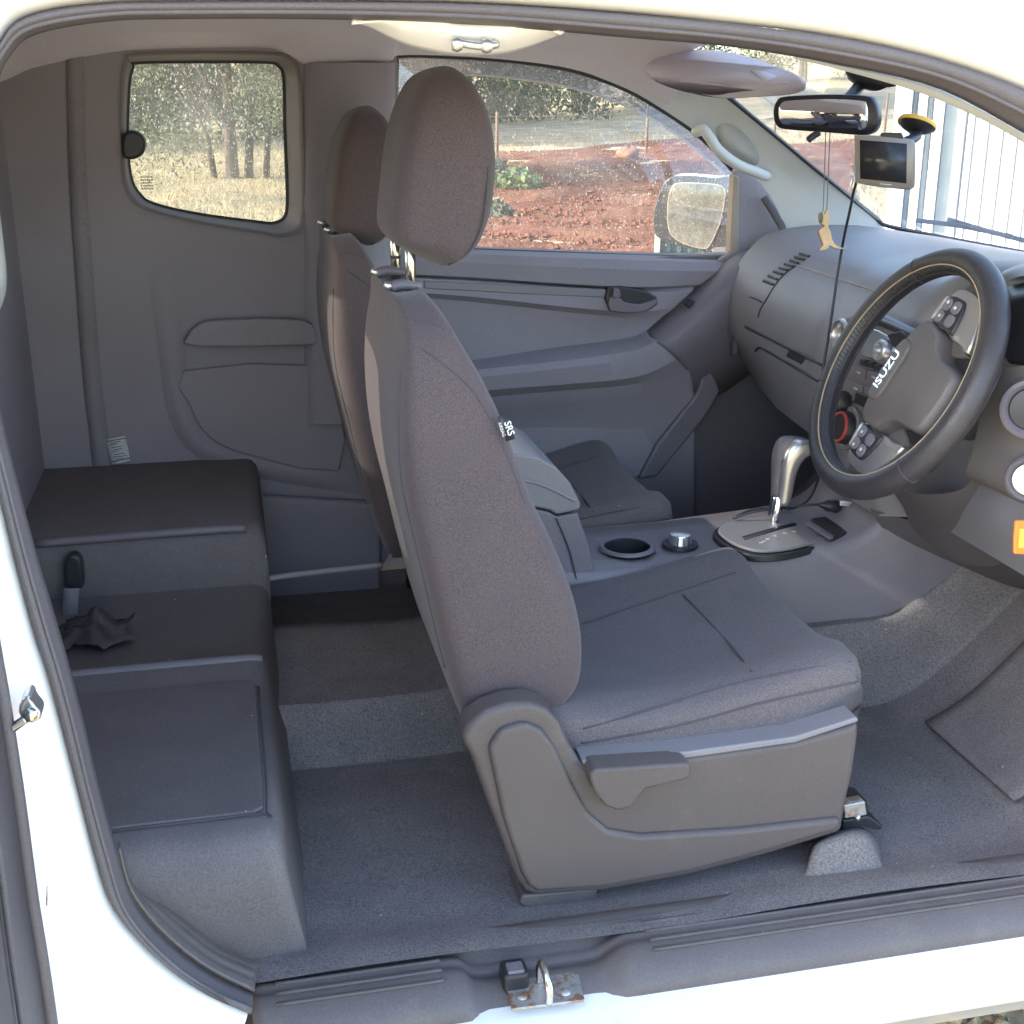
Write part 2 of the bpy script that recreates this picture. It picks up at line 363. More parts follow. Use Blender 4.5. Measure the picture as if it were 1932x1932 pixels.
# gravel beside the truck
GRAV = mat('straw_gravel', (.42, .33, .19), .95, var=.5, vscale=40, c2=(.12, .11, .1), c2scale=25, spec=.1)
cv, cf = [], []
for i in range(2500):
    x, y, z = random.uniform(.3, 1.7), random.uniform(-.75, .35), 0.0; s = random.choice([.004, .006, .01, .016])*random.uniform(.8, 1.4)
    b = len(cv); 
    for d in ((1, 0, 0), (0, 1, 0), (-1, 0, 0), (0, -1, 0), (0, 0, .8), (0, 0, -.6)):
        cv.append(Vector((x+d[0]*s*random.uniform(.5, 1.6), y+d[1]*s*random.uniform(.5, 1.6), z+s*.5+d[2]*s)))
    for t in ((0, 1, 4), (1, 2, 4), (2, 3, 4), (3, 0, 4), (1, 0, 5), (2, 1, 5), (3, 2, 5), (0, 3, 5)): cf.append(tuple(b+q for q in t))
gr = mk('gravel', cv, cf, GRAV, smooth=False); gr['kind'] = 'stuff'; gr['label'] = 'straw coloured gravel on the ground beside the white sill'; gr['category'] = 'gravel'

# trees
BARK = mat('bark', (.07, .055, .045), .95, var=.3, vscale=6, bump=1, bscale=30)
LEAF = [mat('leaf_olive', (.13, .15, .085), .8, var=.45, vscale=1.4), mat('leaf_dark', (.07, .1, .065), .8, var=.45, vscale=.9), mat('leaf_grey', (.15, .165, .115), .8, var=.4, vscale=1.2), mat('leaf_bush', (.2, .25, .11), .8, var=.4, vscale=6)]
def leaves(name, blobs, n, size, m, parent):
    P = []; tot = sum(b[3]**2 for b in blobs)
    v = np.zeros((0, 3)); 
    for (x, y, z, r, fl) in blobs:
        k = int(n*r*r/tot); d = RNG.normal(size=(k, 3)); d /= np.linalg.norm(d, axis=1)[:, None]
        rad = r*(RNG.random(k)**.45)*(1+.25*np.sin(d[:, 0]*7+z*3)*np.cos(d[:, 1]*6))
        p = d*rad[:, None]; p[:, 2] *= fl; v = np.vstack((v, p+np.array([x, y, z])))
    k = len(v); a = RNG.normal(size=(k, 3)); a /= np.linalg.norm(a, axis=1)[:, None]; b = np.cross(a, RNG.normal(size=(k, 3))); b /= np.linalg.norm(b, axis=1)[:, None]
    s = size*RNG.uniform(.5, 1.4, k)[:, None]
    q = np.stack((v-a*s*1.4, v-b*s*.6, v+a*s*1.4, v+b*s*.6), 1).reshape(-1, 3)
    f = np.arange(4*k).reshape(-1, 4)
    c = Vector(v.mean(axis=0)); me = bpy.data.meshes.new(name); me.from_pydata((q-np.array(c)).tolist(), [], f.tolist()); me.materials.append(m)
    o = bpy.data.objects.new(name, me); col.objects.link(o); fin(o, parent, c); return o
def tree(x, y, h, spread, m, label, trunks, low, n=7000, size=.13, seed=1, group=None, name='tree'):
    rnd = random.Random(seed); z = terr(x, y); t = empty(name, (x, y, z)); tag(t, label, 'tree', group)
    vs_, blobs = [], []
    rings_all = []
    for (dx, dy, lean, r0) in trunks:
        top = Vector((x+dx+lean*h*.4, y+dy, z+h*.55))
        tube('trunk', [Vector((x+dx, y+dy, z-.2)), Vector((x+dx+lean*h*.1, y+dy, z+h*.2)), top], lambda q, r0=r0: r0*(1.15-.75*q), BARK, t, n=8)
        for b in range(3):
            a = rnd.uniform(0, 6.28); e = Vector((x+dx+math.cos(a)*spread*.55, y+dy+math.sin(a)*spread*.4, z+h*rnd.uniform(.3, .75)))
            tube('limb', [Vector((x+dx+lean*h*.08, y+dy, z+h*.16)), (Vector((x+dx+lean*h*.08, y+dy, z+h*.16))+e)/2+Vector((0, 0, h*.06)), e], lambda q, r0=r0: r0*(.55-.45*q), BARK, t, n=6)
    for i in range(38):
        a = rnd.uniform(0, 6.28); q = spread*math.sqrt(rnd.random()); zz = rnd.uniform(low, 1)
        rr = spread*rnd.uniform(.2, .34)*(1.1-.4*abs(zz-.55))
        blobs.append((x+math.cos(a)*q*(1-.35*zz), y+math.sin(a)*q*(1-.35*zz), z+h*zz*.92+rr*.2, rr, .75))
    leaves('crown', blobs, n, size, m, t); return t
def gpos(px, py, zt=0):
    p = AZ(px, py, zt)
    for _ in range(6):
        if p.y < 0: break
        p = AZ(px, py, terr(p.x, p.y))
    return p
tree(.15, 23.5, 6.2, 4.6, LEAF[0], 'grey green spreading tree framed by the rear side window', [(0, 0, .02, .12), (.28, .1, .25, .08), (-.3, .15, -.35, .06), (.6, .2, .3, .06)], .1, n=90000, size=.024, seed=3, group='trees across the paddock')
for i, (px, d, h, s, mi, lab) in enumerate([(770, 44, 9, 5.0, 1, 'dark tree directly behind the big headrest, left end of the far tree line'), (930, 50, 10, 5.5, 1, 'dark tree in the far line just left of the fence post'), (1080, 55, 9.5, 5.5, 2, 'greyer tree in the far line above the grass slope'), (1230, 64, 9, 6, 1, 'dark tree at the right end of the far tree line'), (560, 40, 8, 5, 1, 'dark tree hidden mostly by the pillar behind the passenger headrest'), (1480, 85, 8, 6, 2, 'pale hazy tree seen through the top of the windscreen'), (120, 36, 8, 5.5, 2, 'olive tree left of the rear side window view')]):
    az = YAW+math.atan((px-966)/2370); tree(d*math.sin(az), -1.3+d*math.cos(az), h, s, LEAF[mi], lab, [(0, 0, .05, .2), (.5, .3, -.1, .14)], .0, n=26000, size=.075, seed=20+i, group='trees across the paddock')
# bushes
for i, (px, py, r, lab) in enumerate([(926, 345, .34, 'grey green weed bush behind the fence post foot'), (975, 360, .3, 'bright green round weed clump on the red soil'), (925, 415, .22, 'small dull weed clump on the red soil beside the headrest')]):
    p = gpos(px, py); b = empty('weed_bush', p); tag(b, lab, 'bush', 'weeds on the red soil')
    leaves('leaf_mass', [(p.x, p.y, p.z+r*.5, r, .8), (p.x+r*.7, p.y, p.z+r*.35, r*.7, .8), (p.x-r*.6, p.y, p.z+r*.35, r*.7, .8)], 900, .06, LEAF[3 if i == 1 else 2], b)
    tube('stem', [p-Vector((0, 0, .05)), p+Vector((.02, 0, r*.3)), p+Vector((0, 0, r*.6))], .015, BARK, b, n=5)
# boulder
p = gpos(1185, 303); rw = []; br = 21*(p-CAM).length/2370
for i in range(12):
    th = math.pi*i/11; rw.append([Vector((p.x+br*math.sin(th)*math.cos(f)*(1+.16*math.sin(3*f+i)), p.y+br*.9*math.sin(th)*math.sin(f)*(1+.12*math.cos(2*f+i*.7)), p.z+br*.5+br*.7*math.cos(th)*(1+.15*math.sin(2*f+1)))) for f in [2*math.pi*k/18 for k in range(18)]])
tag(loft('boulder', rw, mat('orange_earth', (.26, .12, .075), 1, var=.3, vscale=8, bump=1, bscale=20), cap=False), 'rounded red earth boulder lying at the top of the red soil', 'boulder')
# fence
POSTM = mat('fence_steel', (.16, .1, .07), .8, var=.2); WIREM = mat('fence_wire', (.3, .29, .27), .5, metal=.7)
f0 = gpos(938, 302); fe = empty('wire_fence', f0); tag(fe, 'thin wire fence with rusty posts along the foot of the grass slope', 'fence')
dirf = Vector((1, .42, 0)).normalized(); posts = []
for k in range(-1, 6):
    q = f0+dirf*k*4.4; q.z = terr(q.x, q.y); posts.append(q)
    tube('post', [q-Vector((0, 0, .2)), q+Vector((0, 0, 1.02))], .035, POSTM, fe, n=6)
for hgt in (.35, .62, .92): tube('wire', [q+Vector((0, 0, hgt)) for q in posts], .006, WIREM, fe, n=4)
# white shed seen through the windscreen
SHW = mat('white_cladding', (.74, .73, .7), .6, var=.06, vscale=2); SHD = mat('blue_grey_batten', (.22, .27, .29), .6, var=.1); SHG = mat('grey_green_door', (.36, .4, .38), .6, var=.08)
SA = R(28.0); sdx, sdy = Vector((math.cos(SA), -math.sin(SA), 0)), Vector((math.sin(SA), math.cos(SA), 0))
SP = Vector((CAM.x, CAM.y, 0))+sdy*9.0
def shu(px):
    d = ray(px, 300); t = (SP-CAM).dot(sdy)/d.dot(sdy); return (CAM+d*t-SP).dot(sdx)
SROT = Matrix((tuple(sdx), tuple(sdy), (0, 0, 1))).transposed()
u0, u1 = shu(1690), shu(2300)
def shp(u, v, z): p = SP+sdx*u+sdy*v; return Vector((p.x, p.y, z))
sh = empty('white_shed', shp((u0+u1)/2, 0, 0)); tag(sh, 'white clad farm shed with grey door and battens beyond the windscreen', 'shed')
box('wall', shp((u0+u1)/2, 1.6, 1.8), (u1-u0, 3.0, 3.6), SHW, sh, rot=SROT, bevel=.01)
def strip(name, a, b, m, d=.05, z0=0, z1=3.5):
    x0, x1 = shu(a), shu(b); return box(name, shp((x0+x1)/2, .1-d/2, (z0+z1)/2), (x1-x0-.004, d, z1-z0), m, sh, rot=SROT, bevel=.004)
strip('corner_post', 1692, 1712, SHW, .09); strip('batten', 1713, 1722, SHD, .03); strip('panel', 1723, 1741, SHW, .07); strip('batten', 1742, 1752, SHD, .03); strip('panel', 1753, 1774, SHW, .08); strip('door', 1775, 1817, SHG, .04)
for k in range(26): strip('corrugation', 1820+k*14, 1833.4+k*14, SHW, .02 if k % 2 else .035)
grid('roof', [[shp(u0-.3, -.4, 3.5), shp(u1+.3, -.4, 3.5)], [shp(u0-.3, 3.4, 4.3), shp(u1+.3, 3.4, 4.3)]], SHW, sh, solid=.05)
# teal water tank below the mirror
TEAL = mat('teal_steel', (.04, .085, .1), .5, var=.08, vscale=2); TW = mat('white_trim', (.4, .42, .4), .5)
TA = R(19.2); tdx, tdy = Vector((math.cos(TA), -math.sin(TA), 0)), Vector((math.sin(TA), math.cos(TA), 0)); TROT = Matrix((tuple(tdx), tuple(tdy), (0, 0, 1))).transposed()
tp = A(1238, 408, 5.0); tz = tp.z; tp = Vector((tp.x, tp.y, 0))
def tkp(u, v, z): p = tp+tdx*u+tdy*v; return Vector((p.x, p.y, z))
tk = empty('water_tank', tkp(.4, .4, 0)); tag(tk, 'low teal ribbed steel tank with white corner, outside below the door mirror', 'tank')
box('tank_body', tkp(.43, .45, tz/2), (.82, .8, tz), TEAL, tk, rot=TROT, bevel=.01)
for k in range(14): box('rib', tkp(.07+k*.056, .045, tz/2), (.022, .02, tz-.03), TEAL, tk, rot=TROT, bevel=.004)
box('corner_trim', tkp(.012, .04, tz/2+.004), (.03, .05, tz+.01), TW, tk, rot=TROT, bevel=.004)
# pale stones on the yard in front
STONEM = mat('yard_stone_pale', (.5, .44, .34), .9, var=.3, vscale=9)
for i in range(4):
    az = R(25+random.random()*3.5); r = random.uniform(7, 16); x, y = r*math.sin(az), -1.3+r*math.cos(az); s = random.uniform(.08, .2)
    rw = []
    for a in range(7):
        th = math.pi*a/6; rw.append([Vector((x+s*1.3*math.sin(th)*math.cos(f)*(1+.2*math.sin(2*f+a+i)), y+s*math.sin(th)*math.sin(f), terr(x, y)+s*.3+s*.6*math.cos(th))) for f in [2*math.pi*k/10 for k in range(10)]])
    tag(loft('yard_stone', rw, STONEM, cap=False), 'pale stone lying on the yard beyond the windscreen', 'stone', 'stones on the yard')

# ================================================================== THE TRUCK
T = empty('pickup_truck', (.5, .78, 0)); tag(T, 'white extended cab pickup truck, near doors open on a dark grey interior', 'pickup truck')
# ---- near aperture: white painted frame + rubber seal -------------------------------------------------
OUT = [(2420, 560), (2300, 440), (2150, 310), (2030, 225), (1932, 170), (1764, 112), (1571, 70), (1377, 46), (1184, 27), (900, 8), (600, 4), (300, 5), (200, 8), (100, 20), (33, 42), (0, 84), (-25, 130), (-45, 200), (-55, 350), (-50, 600), (-28, 800), (0, 926), (33, 1066), (67, 1194), (92, 1270), (118, 1367), (149, 1488), (180, 1609), (208, 1696), (249, 1755), (312, 1817), (381, 1862), (473, 1899)]
INN = [(2390, 640), (2270, 515), (2120, 378), (2010, 297), (1925, 250), (1764, 166), (1571, 121), (1377, 89), (1184, 72), (900, 48), (600, 37), (300, 37), (205, 41), (115, 54), (55, 72), (25, 100), (3, 140), (-8, 205), (-14, 350), (-12, 600), (0, 755), (33, 900), (67, 1030), (101, 1145), (135, 1263), (160, 1360), (188, 1480), (222, 1602), (246, 1680), (282, 1735), (338, 1790), (402, 1835), (478, 1872)]
NO = 150
o0 = V3(cr([list(p) for p in AP(OUT, -.002)], NO)); i0 = V3(cr([list(p) for p in AP(INN, .03)], NO))
nrm = []
for i in range(NO):
    t = (o0[min(i+1, NO-1)]-o0[max(i-1, 0)]).normalized(); n_ = Vector((-t.z, 0, t.x))
    if n_.dot(o0[i]-Vector((.4, 0, 1.1))) < 0: n_ = -n_
    nrm.append(n_)
def orow(off, y): return [Vector((p.x+n_.x*off, y, p.z+n_.z*off)) for p, n_ in zip(o0, nrm)]
grid('door_frame', [orow(.003, .022), orow(.002, .0), orow(.012, -.014), orow(.035, -.03), orow(.05, -.05), orow(.075, -.066), orow(.10, -.07), orow(.16, -.055)], WHITE, T)
rows = []
for q in range(9):
    u = q/8; bl = math.sin(math.pi*u); rows.append([a.lerp(b, u)+Vector((0, -.016*bl-.004, 0)) for a, b in zip(o0, i0)])
grid('door_seal', rows, RUBBER, T, solid=.004)
# fine lip line on the seal
tube('seal_lip', [a.lerp(b, .62)+Vector((0, -.021, 0)) for a, b in zip(o0, i0)][::2], .0028, RUBBER, T, n=6, samples=150)
# lower corner scuff trim between seal and bench
c0 = V3(cr([list(p) for p in AP([(222, 1602), (242, 1675), (282, 1735), (338, 1790), (402, 1835), (478, 1872)], .028)], 30))
c1 = V3(cr([list(p) for p in AP([(225, 1600), (253, 1684), (312, 1716), (364, 1753), (416, 1792), (487, 1820)], .085)], 30))
rows = []
for q in range(15):
    u = q/14; rows.append([a.lerp(b, u)+Vector((0, 0, .008*math.sin(math.pi*u)-(.0035 if q in (4, 8) else 0))) for a, b in zip(c0, c1)])
grid('corner_trim', rows, SILLM, T, solid=.003)
# ---- sill ------------------------------------------------------------------------------------------
SX0, SX1 = A(474, 1900, 0).x, 1.5
def sm(a, b, x):
    x = max(0, min(1, (x-a)/(b-a))); return x*x*(3-2*x)
xr0, xr1, xr2, xr3 = A(865, 1800, .03).x, A(905, 1800, .03).x, A(1125, 1800, .03).x, A(1190, 1800, .03).x
nX, rows = 110, []
prof = [(.135, .49), (.118, .507), (.10, .509), (.092, .506), (.088, .509), (.078, .509), (.072, .504), (.066, .509), (.056, .509), (.050, .504), (.044, .509), (.034, .508), (.022, .504), (.008, .496), (-.004, .486), (-.010, .474), (-.012, .455)]
nx0, nx1 = A(957, 1904, -.01).x, A(1109, 1880, -.01).x
for (y, z) in prof:
    row = []
    for k in range(nX):
        x = SX0+(SX1-SX0)*k/(nX-1)
        rec = sm(xr0, xr1, x)*(1-sm(xr2, xr3, x))*sm(.088, .06, y)
        zz = z-.024*rec
        zz = zz + (.010*sm(.1, .03, y))*(1-sm(SX0, xr0, x))*0
        row.append(Vector((x, y, zz)))
    rows.append(row)
sill = grid('sill_trim', rows, SILLM, T, solid=.003)
for (ya, za) in ((.079, .5095), (.061, .5095), (.043, .5088), (.026, .5062)):
    tube('sill_rib', [Vector((xr3+.03, ya, za)), Vector((xr3+.2, ya, za)), Vector((1.0, ya, za)), Vector((SX1-.02, ya, za))], .0034, SILLM, sill, n=8, flat=.6)
    if ya < .07: tube('sill_rib', [Vector((SX0+.03, ya, za)), Vector(((SX0+xr0)/2, ya, za)), Vector((xr0-.02, ya, za))], .0034, SILLM, sill, n=8, flat=.6)
rock = []
for (y, z) in [(.02, .47), (-.004, .468), (-.022, .464), (-.045, .457), (-.066, .452), (-.078, .443), (-.081, .432), (-.079, .421), (-.06, .402), (-.02, .35)]:
    rock.append([Vector((x, y, z)) for x in np.linspace(SX0-.32, 1.9, 30)])
grid('rocker_panel', rock, WHITE, T)
lc = [[p.lerp(Vector((p.x, -.06, .43)), q/6) + Vector((0, -.02*math.sin(math.pi*q/6), 0)) for p in orow(.05, -.05)[-34:]] for q in range(7)]
grid('lower_quarter_panel', lc, WHITE, T)
# striker plate, loop and rubber stop in the sill recess
zP = .4835
PL = [AZ(p[0], p[1], zP) for p in [(957, 1862), (1000, 1836), (1035, 1830), (1078, 1828), (1092, 1838), (1103, 1886), (965, 1903)]]
pl = slab('striker_plate', PL, (0, 0, -.004), RUST, T, bevel=.001)
s1 = AZ(1018, 1853, zP); s2 = AZ(1036, 1893, zP)
tube('striker_loop', [s1, s1+Vector((0, 0, .024)), s1.lerp(s2, .2)+Vector((0, 0, .035)), s1.lerp(s2, .6)+Vector((0, 0, .034)), s2+Vector((0, 0, .022)), s2], .0052, STEEL, pl, n=12, samples=30)
for (px, py) in ((1066, 1872), (985, 1880)):
    lathe('plate_screw', [(.0, .0028), (.005, .0026), (.007, .0012), (.0075, 0)], AZ(px, py, zP+.0005), (0, 0, 1), RUST, pl, n=14, cap=False)
bs = AZ(970, 1836, zP+.012)
box('rubber_stop', bs+Vector((0, 0, -.004)), (.034, .036, .03), BLACK, T, bevel=.006); box('stop_face', bs+Vector((0, -.004, .011)), (.022, .02, .006), PLAST, T, bevel=.002)
# ---- upper striker boss on the roof header ------------------------------------------------------------
up_ = [(662, 41), (700, 38), (735, 33), (750, 28), (820, 28), (846, 38), (880, 42), (955, 42), (975, 34), (1005, 34), (1030, 46), (1056, 63)]
dn_ = [(662, 43), (695, 52), (730, 70), (768, 87), (815, 99), (850, 104), (890, 106), (935, 104), (965, 99), (995, 90), (1027, 78), (1056, 65)]
BOSS = mat('white_header_trim', (.86, .84, .81), .5, var=.02)
a_ = V3(cr([list(p) for p in AP(up_, .028)], 40)); b_ = V3(cr([list(p) for p in AP(dn_, .075)], 40)); rows = []
for q in range(10):
    u = q/9; rows.append([p.lerp(s, u)+Vector((0, -.02*math.sin(math.pi*u)**.7, 0)) for p, s in zip(a_, b_)])
bo = grid('upper_latch_trim', rows, BOSS, T, solid=.003)
tube('striker_loop', AP([(848, 52), (852, 66), (858, 76)], .04), .0035, BOSS, bo, n=8)
tube('latch_bar', AP([(860, 78, .03), (885, 84, .026), (915, 87, .026), (938, 83, .032)], .03), .0042, SILVER, bo, n=10)
lathe('latch_knob', [(.0, .006), (.006, .005), (.008, 0), (.006, -.005), (0, -.006)], A(862, 83, .026), (1, 0, 0), SILVER, bo, n=14, cap=False)
lathe('latch_knob', [(.0, .006), (.006, .005), (.008, 0), (.006, -.005), (0, -.006)], A(918, 86, .026), (1, 0, 0), SILVER, bo, n=14, cap=False)
# ---- roof skin, headliner --------------------------------------------------------------------------
LB = [(-90, 190), (20, 147), (67, 127), (201, 100), (301, 92), (486, 90), (529, 97), (553, 110), (579, 124), (620, 130), (669, 131), (713, 127), (740, 114), (756, 104), (860, 106), (960, 113), (1060, 126), (1130, 145), (1200, 172), (1260, 200)]
far = V3(cr([list(p) for p in AP(LB, 1.45)], 70))
rows = []
for (y, dz) in [(.035, None), (.07, None), (.16, None), (.4, None), (.8, None), (1.1, None), (1.3, None)]:
    rr = []
    for p in far:
        zc = 1.655+.075*math.sin(math.pi*min(1, max(0, (y-.035)/1.45)))**.6
        fr = max(0, p.x-.75); zc -= fr*.12
        rr.append(Vector((p.x+(.0 if y > .3 else -.0), y, zc)))
    rows.append(rr)
rows.append([Vector((p.x, 1.40, p.z+.022)) for p in far]); rows.append([p+Vector((0, -.012, .004)) for p in far]); rows.append([p.copy() for p in far])
grid('headliner', rows, LINER, T)
rk = []
for y in np.linspace(-.055, 1.62, 16):
    u = (y+.055)/1.675; rk.append([Vector((x, y, 1.70+.1*math.sin(math.pi*u)**.5-.10*max(0, x-.8)**1.2)) for x in np.linspace(-.55, 1.08, 16)])
grid('roof_skin', rk, WHITE, T)
# ---- rear wall with window, floor, firewall -----------------------------------------------------------
XW = -.42
def ringpanel(name, outer, inner, m, parent, **k):
    n = len(inner); f = [(i, (i+1) % n, n+(i+1) % n, n+i) for i in range(n)]; return mk(name, outer+inner, f, m, parent, smooth=False, **k)
def rect_from(inner, c, half):  # project each inner point from centre c to the rectangle
    out = []
    for p in inner:
        d = (p[0]-c[0], p[1]-c[1]); s = min(half[i][0 if d[i] < 0 else 1]/abs(d[i]) if abs(d[i]) > 1e-6 else 1e9 for i in (0, 1)); out.append((c[0]+d[0]*s, c[1]+d[1]*s))
    return out
wy, wz = .8, 1.40
inn = []
for k in range(48):
    t = 2*math.pi*k/48; cc, ss = math.cos(t), math.sin(t); inn.append((wy+.345*math.copysign(abs(cc)**.35, cc), wz+.17*math.copysign(abs(ss)**.35, ss)))
ou = rect_from(inn, (wy, wz), ((.85, .85), (1.0, .33)))
rw_ = ringpanel('rear_wall', [Vector((XW, a, b)) for a, b in ou], [Vector((XW, a, b)) for a, b in inn], PLAST2, T, solid=.02)
slab('rear_window', [Vector((XW-.02, a, b)) for a, b in inn], (-.004, 0, 0), glass_mat('rear_glass', (.55, .56, .55), .04, .2, 120), T, bevel=0)  # unseen glass; tint added to weaken the sun coming through it
tube('window_seal', [Vector((XW+.012, a, b)) for a, b in inn], .012, PILLAR, rw_, n=8, closed=True, samples=96)
FZ = .495
fl = []
for y in list(np.linspace(.06, .61, 24))+list(np.linspace(.62, .655, 8))+list(np.linspace(.67, 1.52, 28)):
    row = []
    for x in np.linspace(-.42, 1.75, 70):
        z = FZ+.006*math.sin(x*9+y*5)*math.sin(y*11)
        tun = sm(.625, .65, y)*(1-sm(.98, 1.06, y)); z += .11*tun*(1-sm(.30, .45, x)) + .16*tun*sm(.30, .45, x)
        z += sm(1.12, 1.6, x)*.33
        z += .02*sm(.18, .07, y)
        row.append(Vector((x, y, z)))
    fl.append(row)
grid('floor_carpet', fl, CARPET, T)
box('firewall', (1.78, .79, .82), (.04, 1.6, .8), PLAST2, T)
box('kick_panel', (1.32, 1.49, .83), (.75, .03, .80), KNEE, T)
box('floor_pan', (.6, .79, .40), (2.4, 1.5, .06), PLAST2, T)
# scuff ring mark in the rear carpet
# ---- storage bench behind the seats --------------------------------------------------------------------
zb = .687
x0 = XW; BX = .012
ringY = [(.115, .49), (.118, .60), (.125, .668), (.15, .686), (.3, zb), (.55, zb), (.60, zb+.004), (.625, zb+.014), (.65, zb+.014), (.675, zb), (.95, zb), (.985, zb+.01), (.99, .79), (1.0, .808), (1.03, .815), (1.47, .82)]
rings = []
for (x, sx) in [(x0, 0), (-.10, 0), (-.012, 0), (.004, .004), (.014, .016), (.02, .05)]:
    rings.append([Vector((x+(.03*max(0, (.66-z))/.17 if x > -.05 and y < .14 else 0)+(.012 if (y > .9 and x > -.05) else 0), y+(sx*.3 if y < .3 else -sx*.2), z-sx)) for y, z in ringY]+[Vector((x, 1.47, .47)), Vector((x, .115, .47))])
bench = loft('storage_bench', rings, BENCHM, T, sharp=60)
lid = [(.175, -.36), (.175, -.02), (.185, -.006), (.56, -.006), (.575, -.02), (.575, -.36)]
slab('bench_lid', [Vector((x, y, zb+.0005)) for y, x in lid], (0, 0, .006), BENCHM, bench, bevel=.003)
tube('lid_edge', [Vector((-.36, .172, zb+.004)), Vector((-.03, .172, zb+.004)), Vector((-.002, .19, zb+.004)), Vector((-.002, .55, zb+.004))], .0016, SEAM, bench, n=6)
tube('bench_lip', [Vector((-.38, .638, zb+.012)), Vector((-.2, .638, zb+.013)), Vector((-.03, .638, zb+.013)), Vector((.006, .642, zb+.008))], .0085, PLAST, bench, n=10, samples=20)
tube('bench_lip', [Vector((-.38, .993, .806)), Vector((-.2, .993, .808)), Vector((-.06, .993, .809)), Vector((-.005, .997, .806))], .008, PLAST, bench, n=10, samples=20)
tube('floor_edge_strip', [Vector((.02, 1.0, .70)), Vector((.1, 1.0, .705)), Vector((.25, 1.0, .71))], .006, PLAST2, T, n=8)
# ---- far rear quarter trim ---------------------------------------------------------------------------------
YQ, YG = 1.45, 1.53
GQ = [(258, 117), (380, 115), (502, 116), (526, 124), (536, 146), (538, 234), (541, 310), (543, 385), (536, 412), (516, 422), (486, 420), (368, 404), (288, 385), (261, 365), (246, 335), (240, 285), (239, 234), (241, 180), (244, 145), (250, 126)]
gq = V3(cr([list(p) for p in AP(GQ, YG)], 72, True))
HQ = [(252, 106), (380, 102), (512, 104), (545, 112), (562, 140), (566, 234), (569, 320), (570, 400), (560, 432), (525, 442), (490, 436), (368, 415), (280, 392), (250, 368), (238, 335), (234, 285), (233, 234), (234, 180), (237, 140), (243, 116)]
hq = V3(cr([list(p) for p in AP(HQ, YQ)], 72, True))
cx, cz = A(400, 260, YQ).x, A(400, 260, YQ).z
XB = A(752, 300, 1.46).x
oq = rect_from([(p.x, p.z) for p in hq], (cx, cz), ((cx-XW, XB-cx), (cz-.5, 1.71-cz)))
qt = ringpanel('quarter_trim', [Vector((a, YQ, b)) for a, b in oq], [Vector((p.x, YQ, p.z)) for p in hq], PLAST2, T)
rv = []
for q in range(9):
    u = q/8; rv.append([a.lerp(b, u)+Vector((0, (YG-YQ)*(math.sin(u*math.pi/2)-u)*-.0, 0)) for a, b in zip(hq, gq)])
rv = [[p+Vector((0, -.006, 0))+(p-Vector((cx, p.y, cz)))*.03 for p in rv[0]]]+rv
QREV = mat('window_reveal_trim', g(.12, .112, .115), .6, var=.05, bump=.2, bscale=900)
loft('window_reveal', rv, QREV, qt, cap=False)
slab('quarter_glass', gq, (0, .004, 0), GLASS_Q, T, bevel=0)
tube('glass_gasket', gq, .0055, BLACK, qt, n=6, closed=True, samples=110)
# printed glass mark
gm = A(277, 345, YG-.003)
join([box('mark', gm+Vector(((j-2.5)*.0042, 0, (k-2)*-.006)), (.003, .0006, .0022), INK, None, bevel=0) for k in range(5) for j in range(6)], 'etched_mark', T, INK)
# pop-out latch
lk = [(236, 250), (252, 246), (268, 255), (274, 270), (270, 290), (255, 300), (238, 300), (230, 290), (230, 262)]
prism('window_latch', lk, YQ-.02, YQ+.03, BLACK, T, bevel=.008, spline=3)
# pocket border, armrest ledge, lower relief
def ridge(name, px, Y, wdt, hgt, m, parent):
    P = V3(cr([list(p) for p in AP(px, Y)], 40)); rows = []
    N_ = len(P); perp = []
    for i in range(N_):
        t = (P[min(i+1, N_-1)]-P[max(i-1, 0)]).normalized(); perp.append(Vector((-t.z, 0, t.x)))
    for q in range(9):
        u = q/8*2-1; rows.append([p+n_*wdt*.5*u+Vector((0, -hgt*math.cos(u*math.pi/2)*sm(0, .35, i/(N_-1))*sm(1, .85, i/(N_-1))+.002*(1-sm(0, .3, i/(N_-1))), 0)) for i, (p, n_) in enumerate(zip(P, perp))])
    return grid(name, rows, m, parent)
ridge('pocket_rim', [(296, 440), (305, 520), (314, 590), (322, 650), (328, 700), (338, 770), (365, 825), (410, 856), (480, 877), (560, 893), (640, 905), (720, 915)], YQ-.001, .055, .010, PLAST2, qt)
prism('storage_pocket', [(345, 700), (600, 690), (640, 760), (640, 890), (480, 862), (420, 842), (380, 810), (358, 765)], YQ-.012, YQ-.002, PLAST2, qt, bevel=.01, spline=2)
prism('arm_ledge', [(375, 612), (420, 604), (540, 602), (590, 612), (600, 640), (590, 652), (370, 654), (350, 640)], YQ-.03, YQ-.002, PLAST2, qt, bevel=.008, spline=2)
prism('lower_step', [(300, 930), (470, 935), (720, 950), (720, 1200), (300, 1200)], YQ-.03, YQ-.002, PLAST2, qt, bevel=.012)
# B pillar of the far side
pb = [[A(x, y, Y) for (x, Y) in ((574, 1.446), (600, 1.42), (680, 1.40), (735, 1.42), (750, 1.47))] for y in (118, 200, 320, 440, 600, 800)]
sgrid('far_pillar_trim', pb, 14, 14, PLAST2, T)
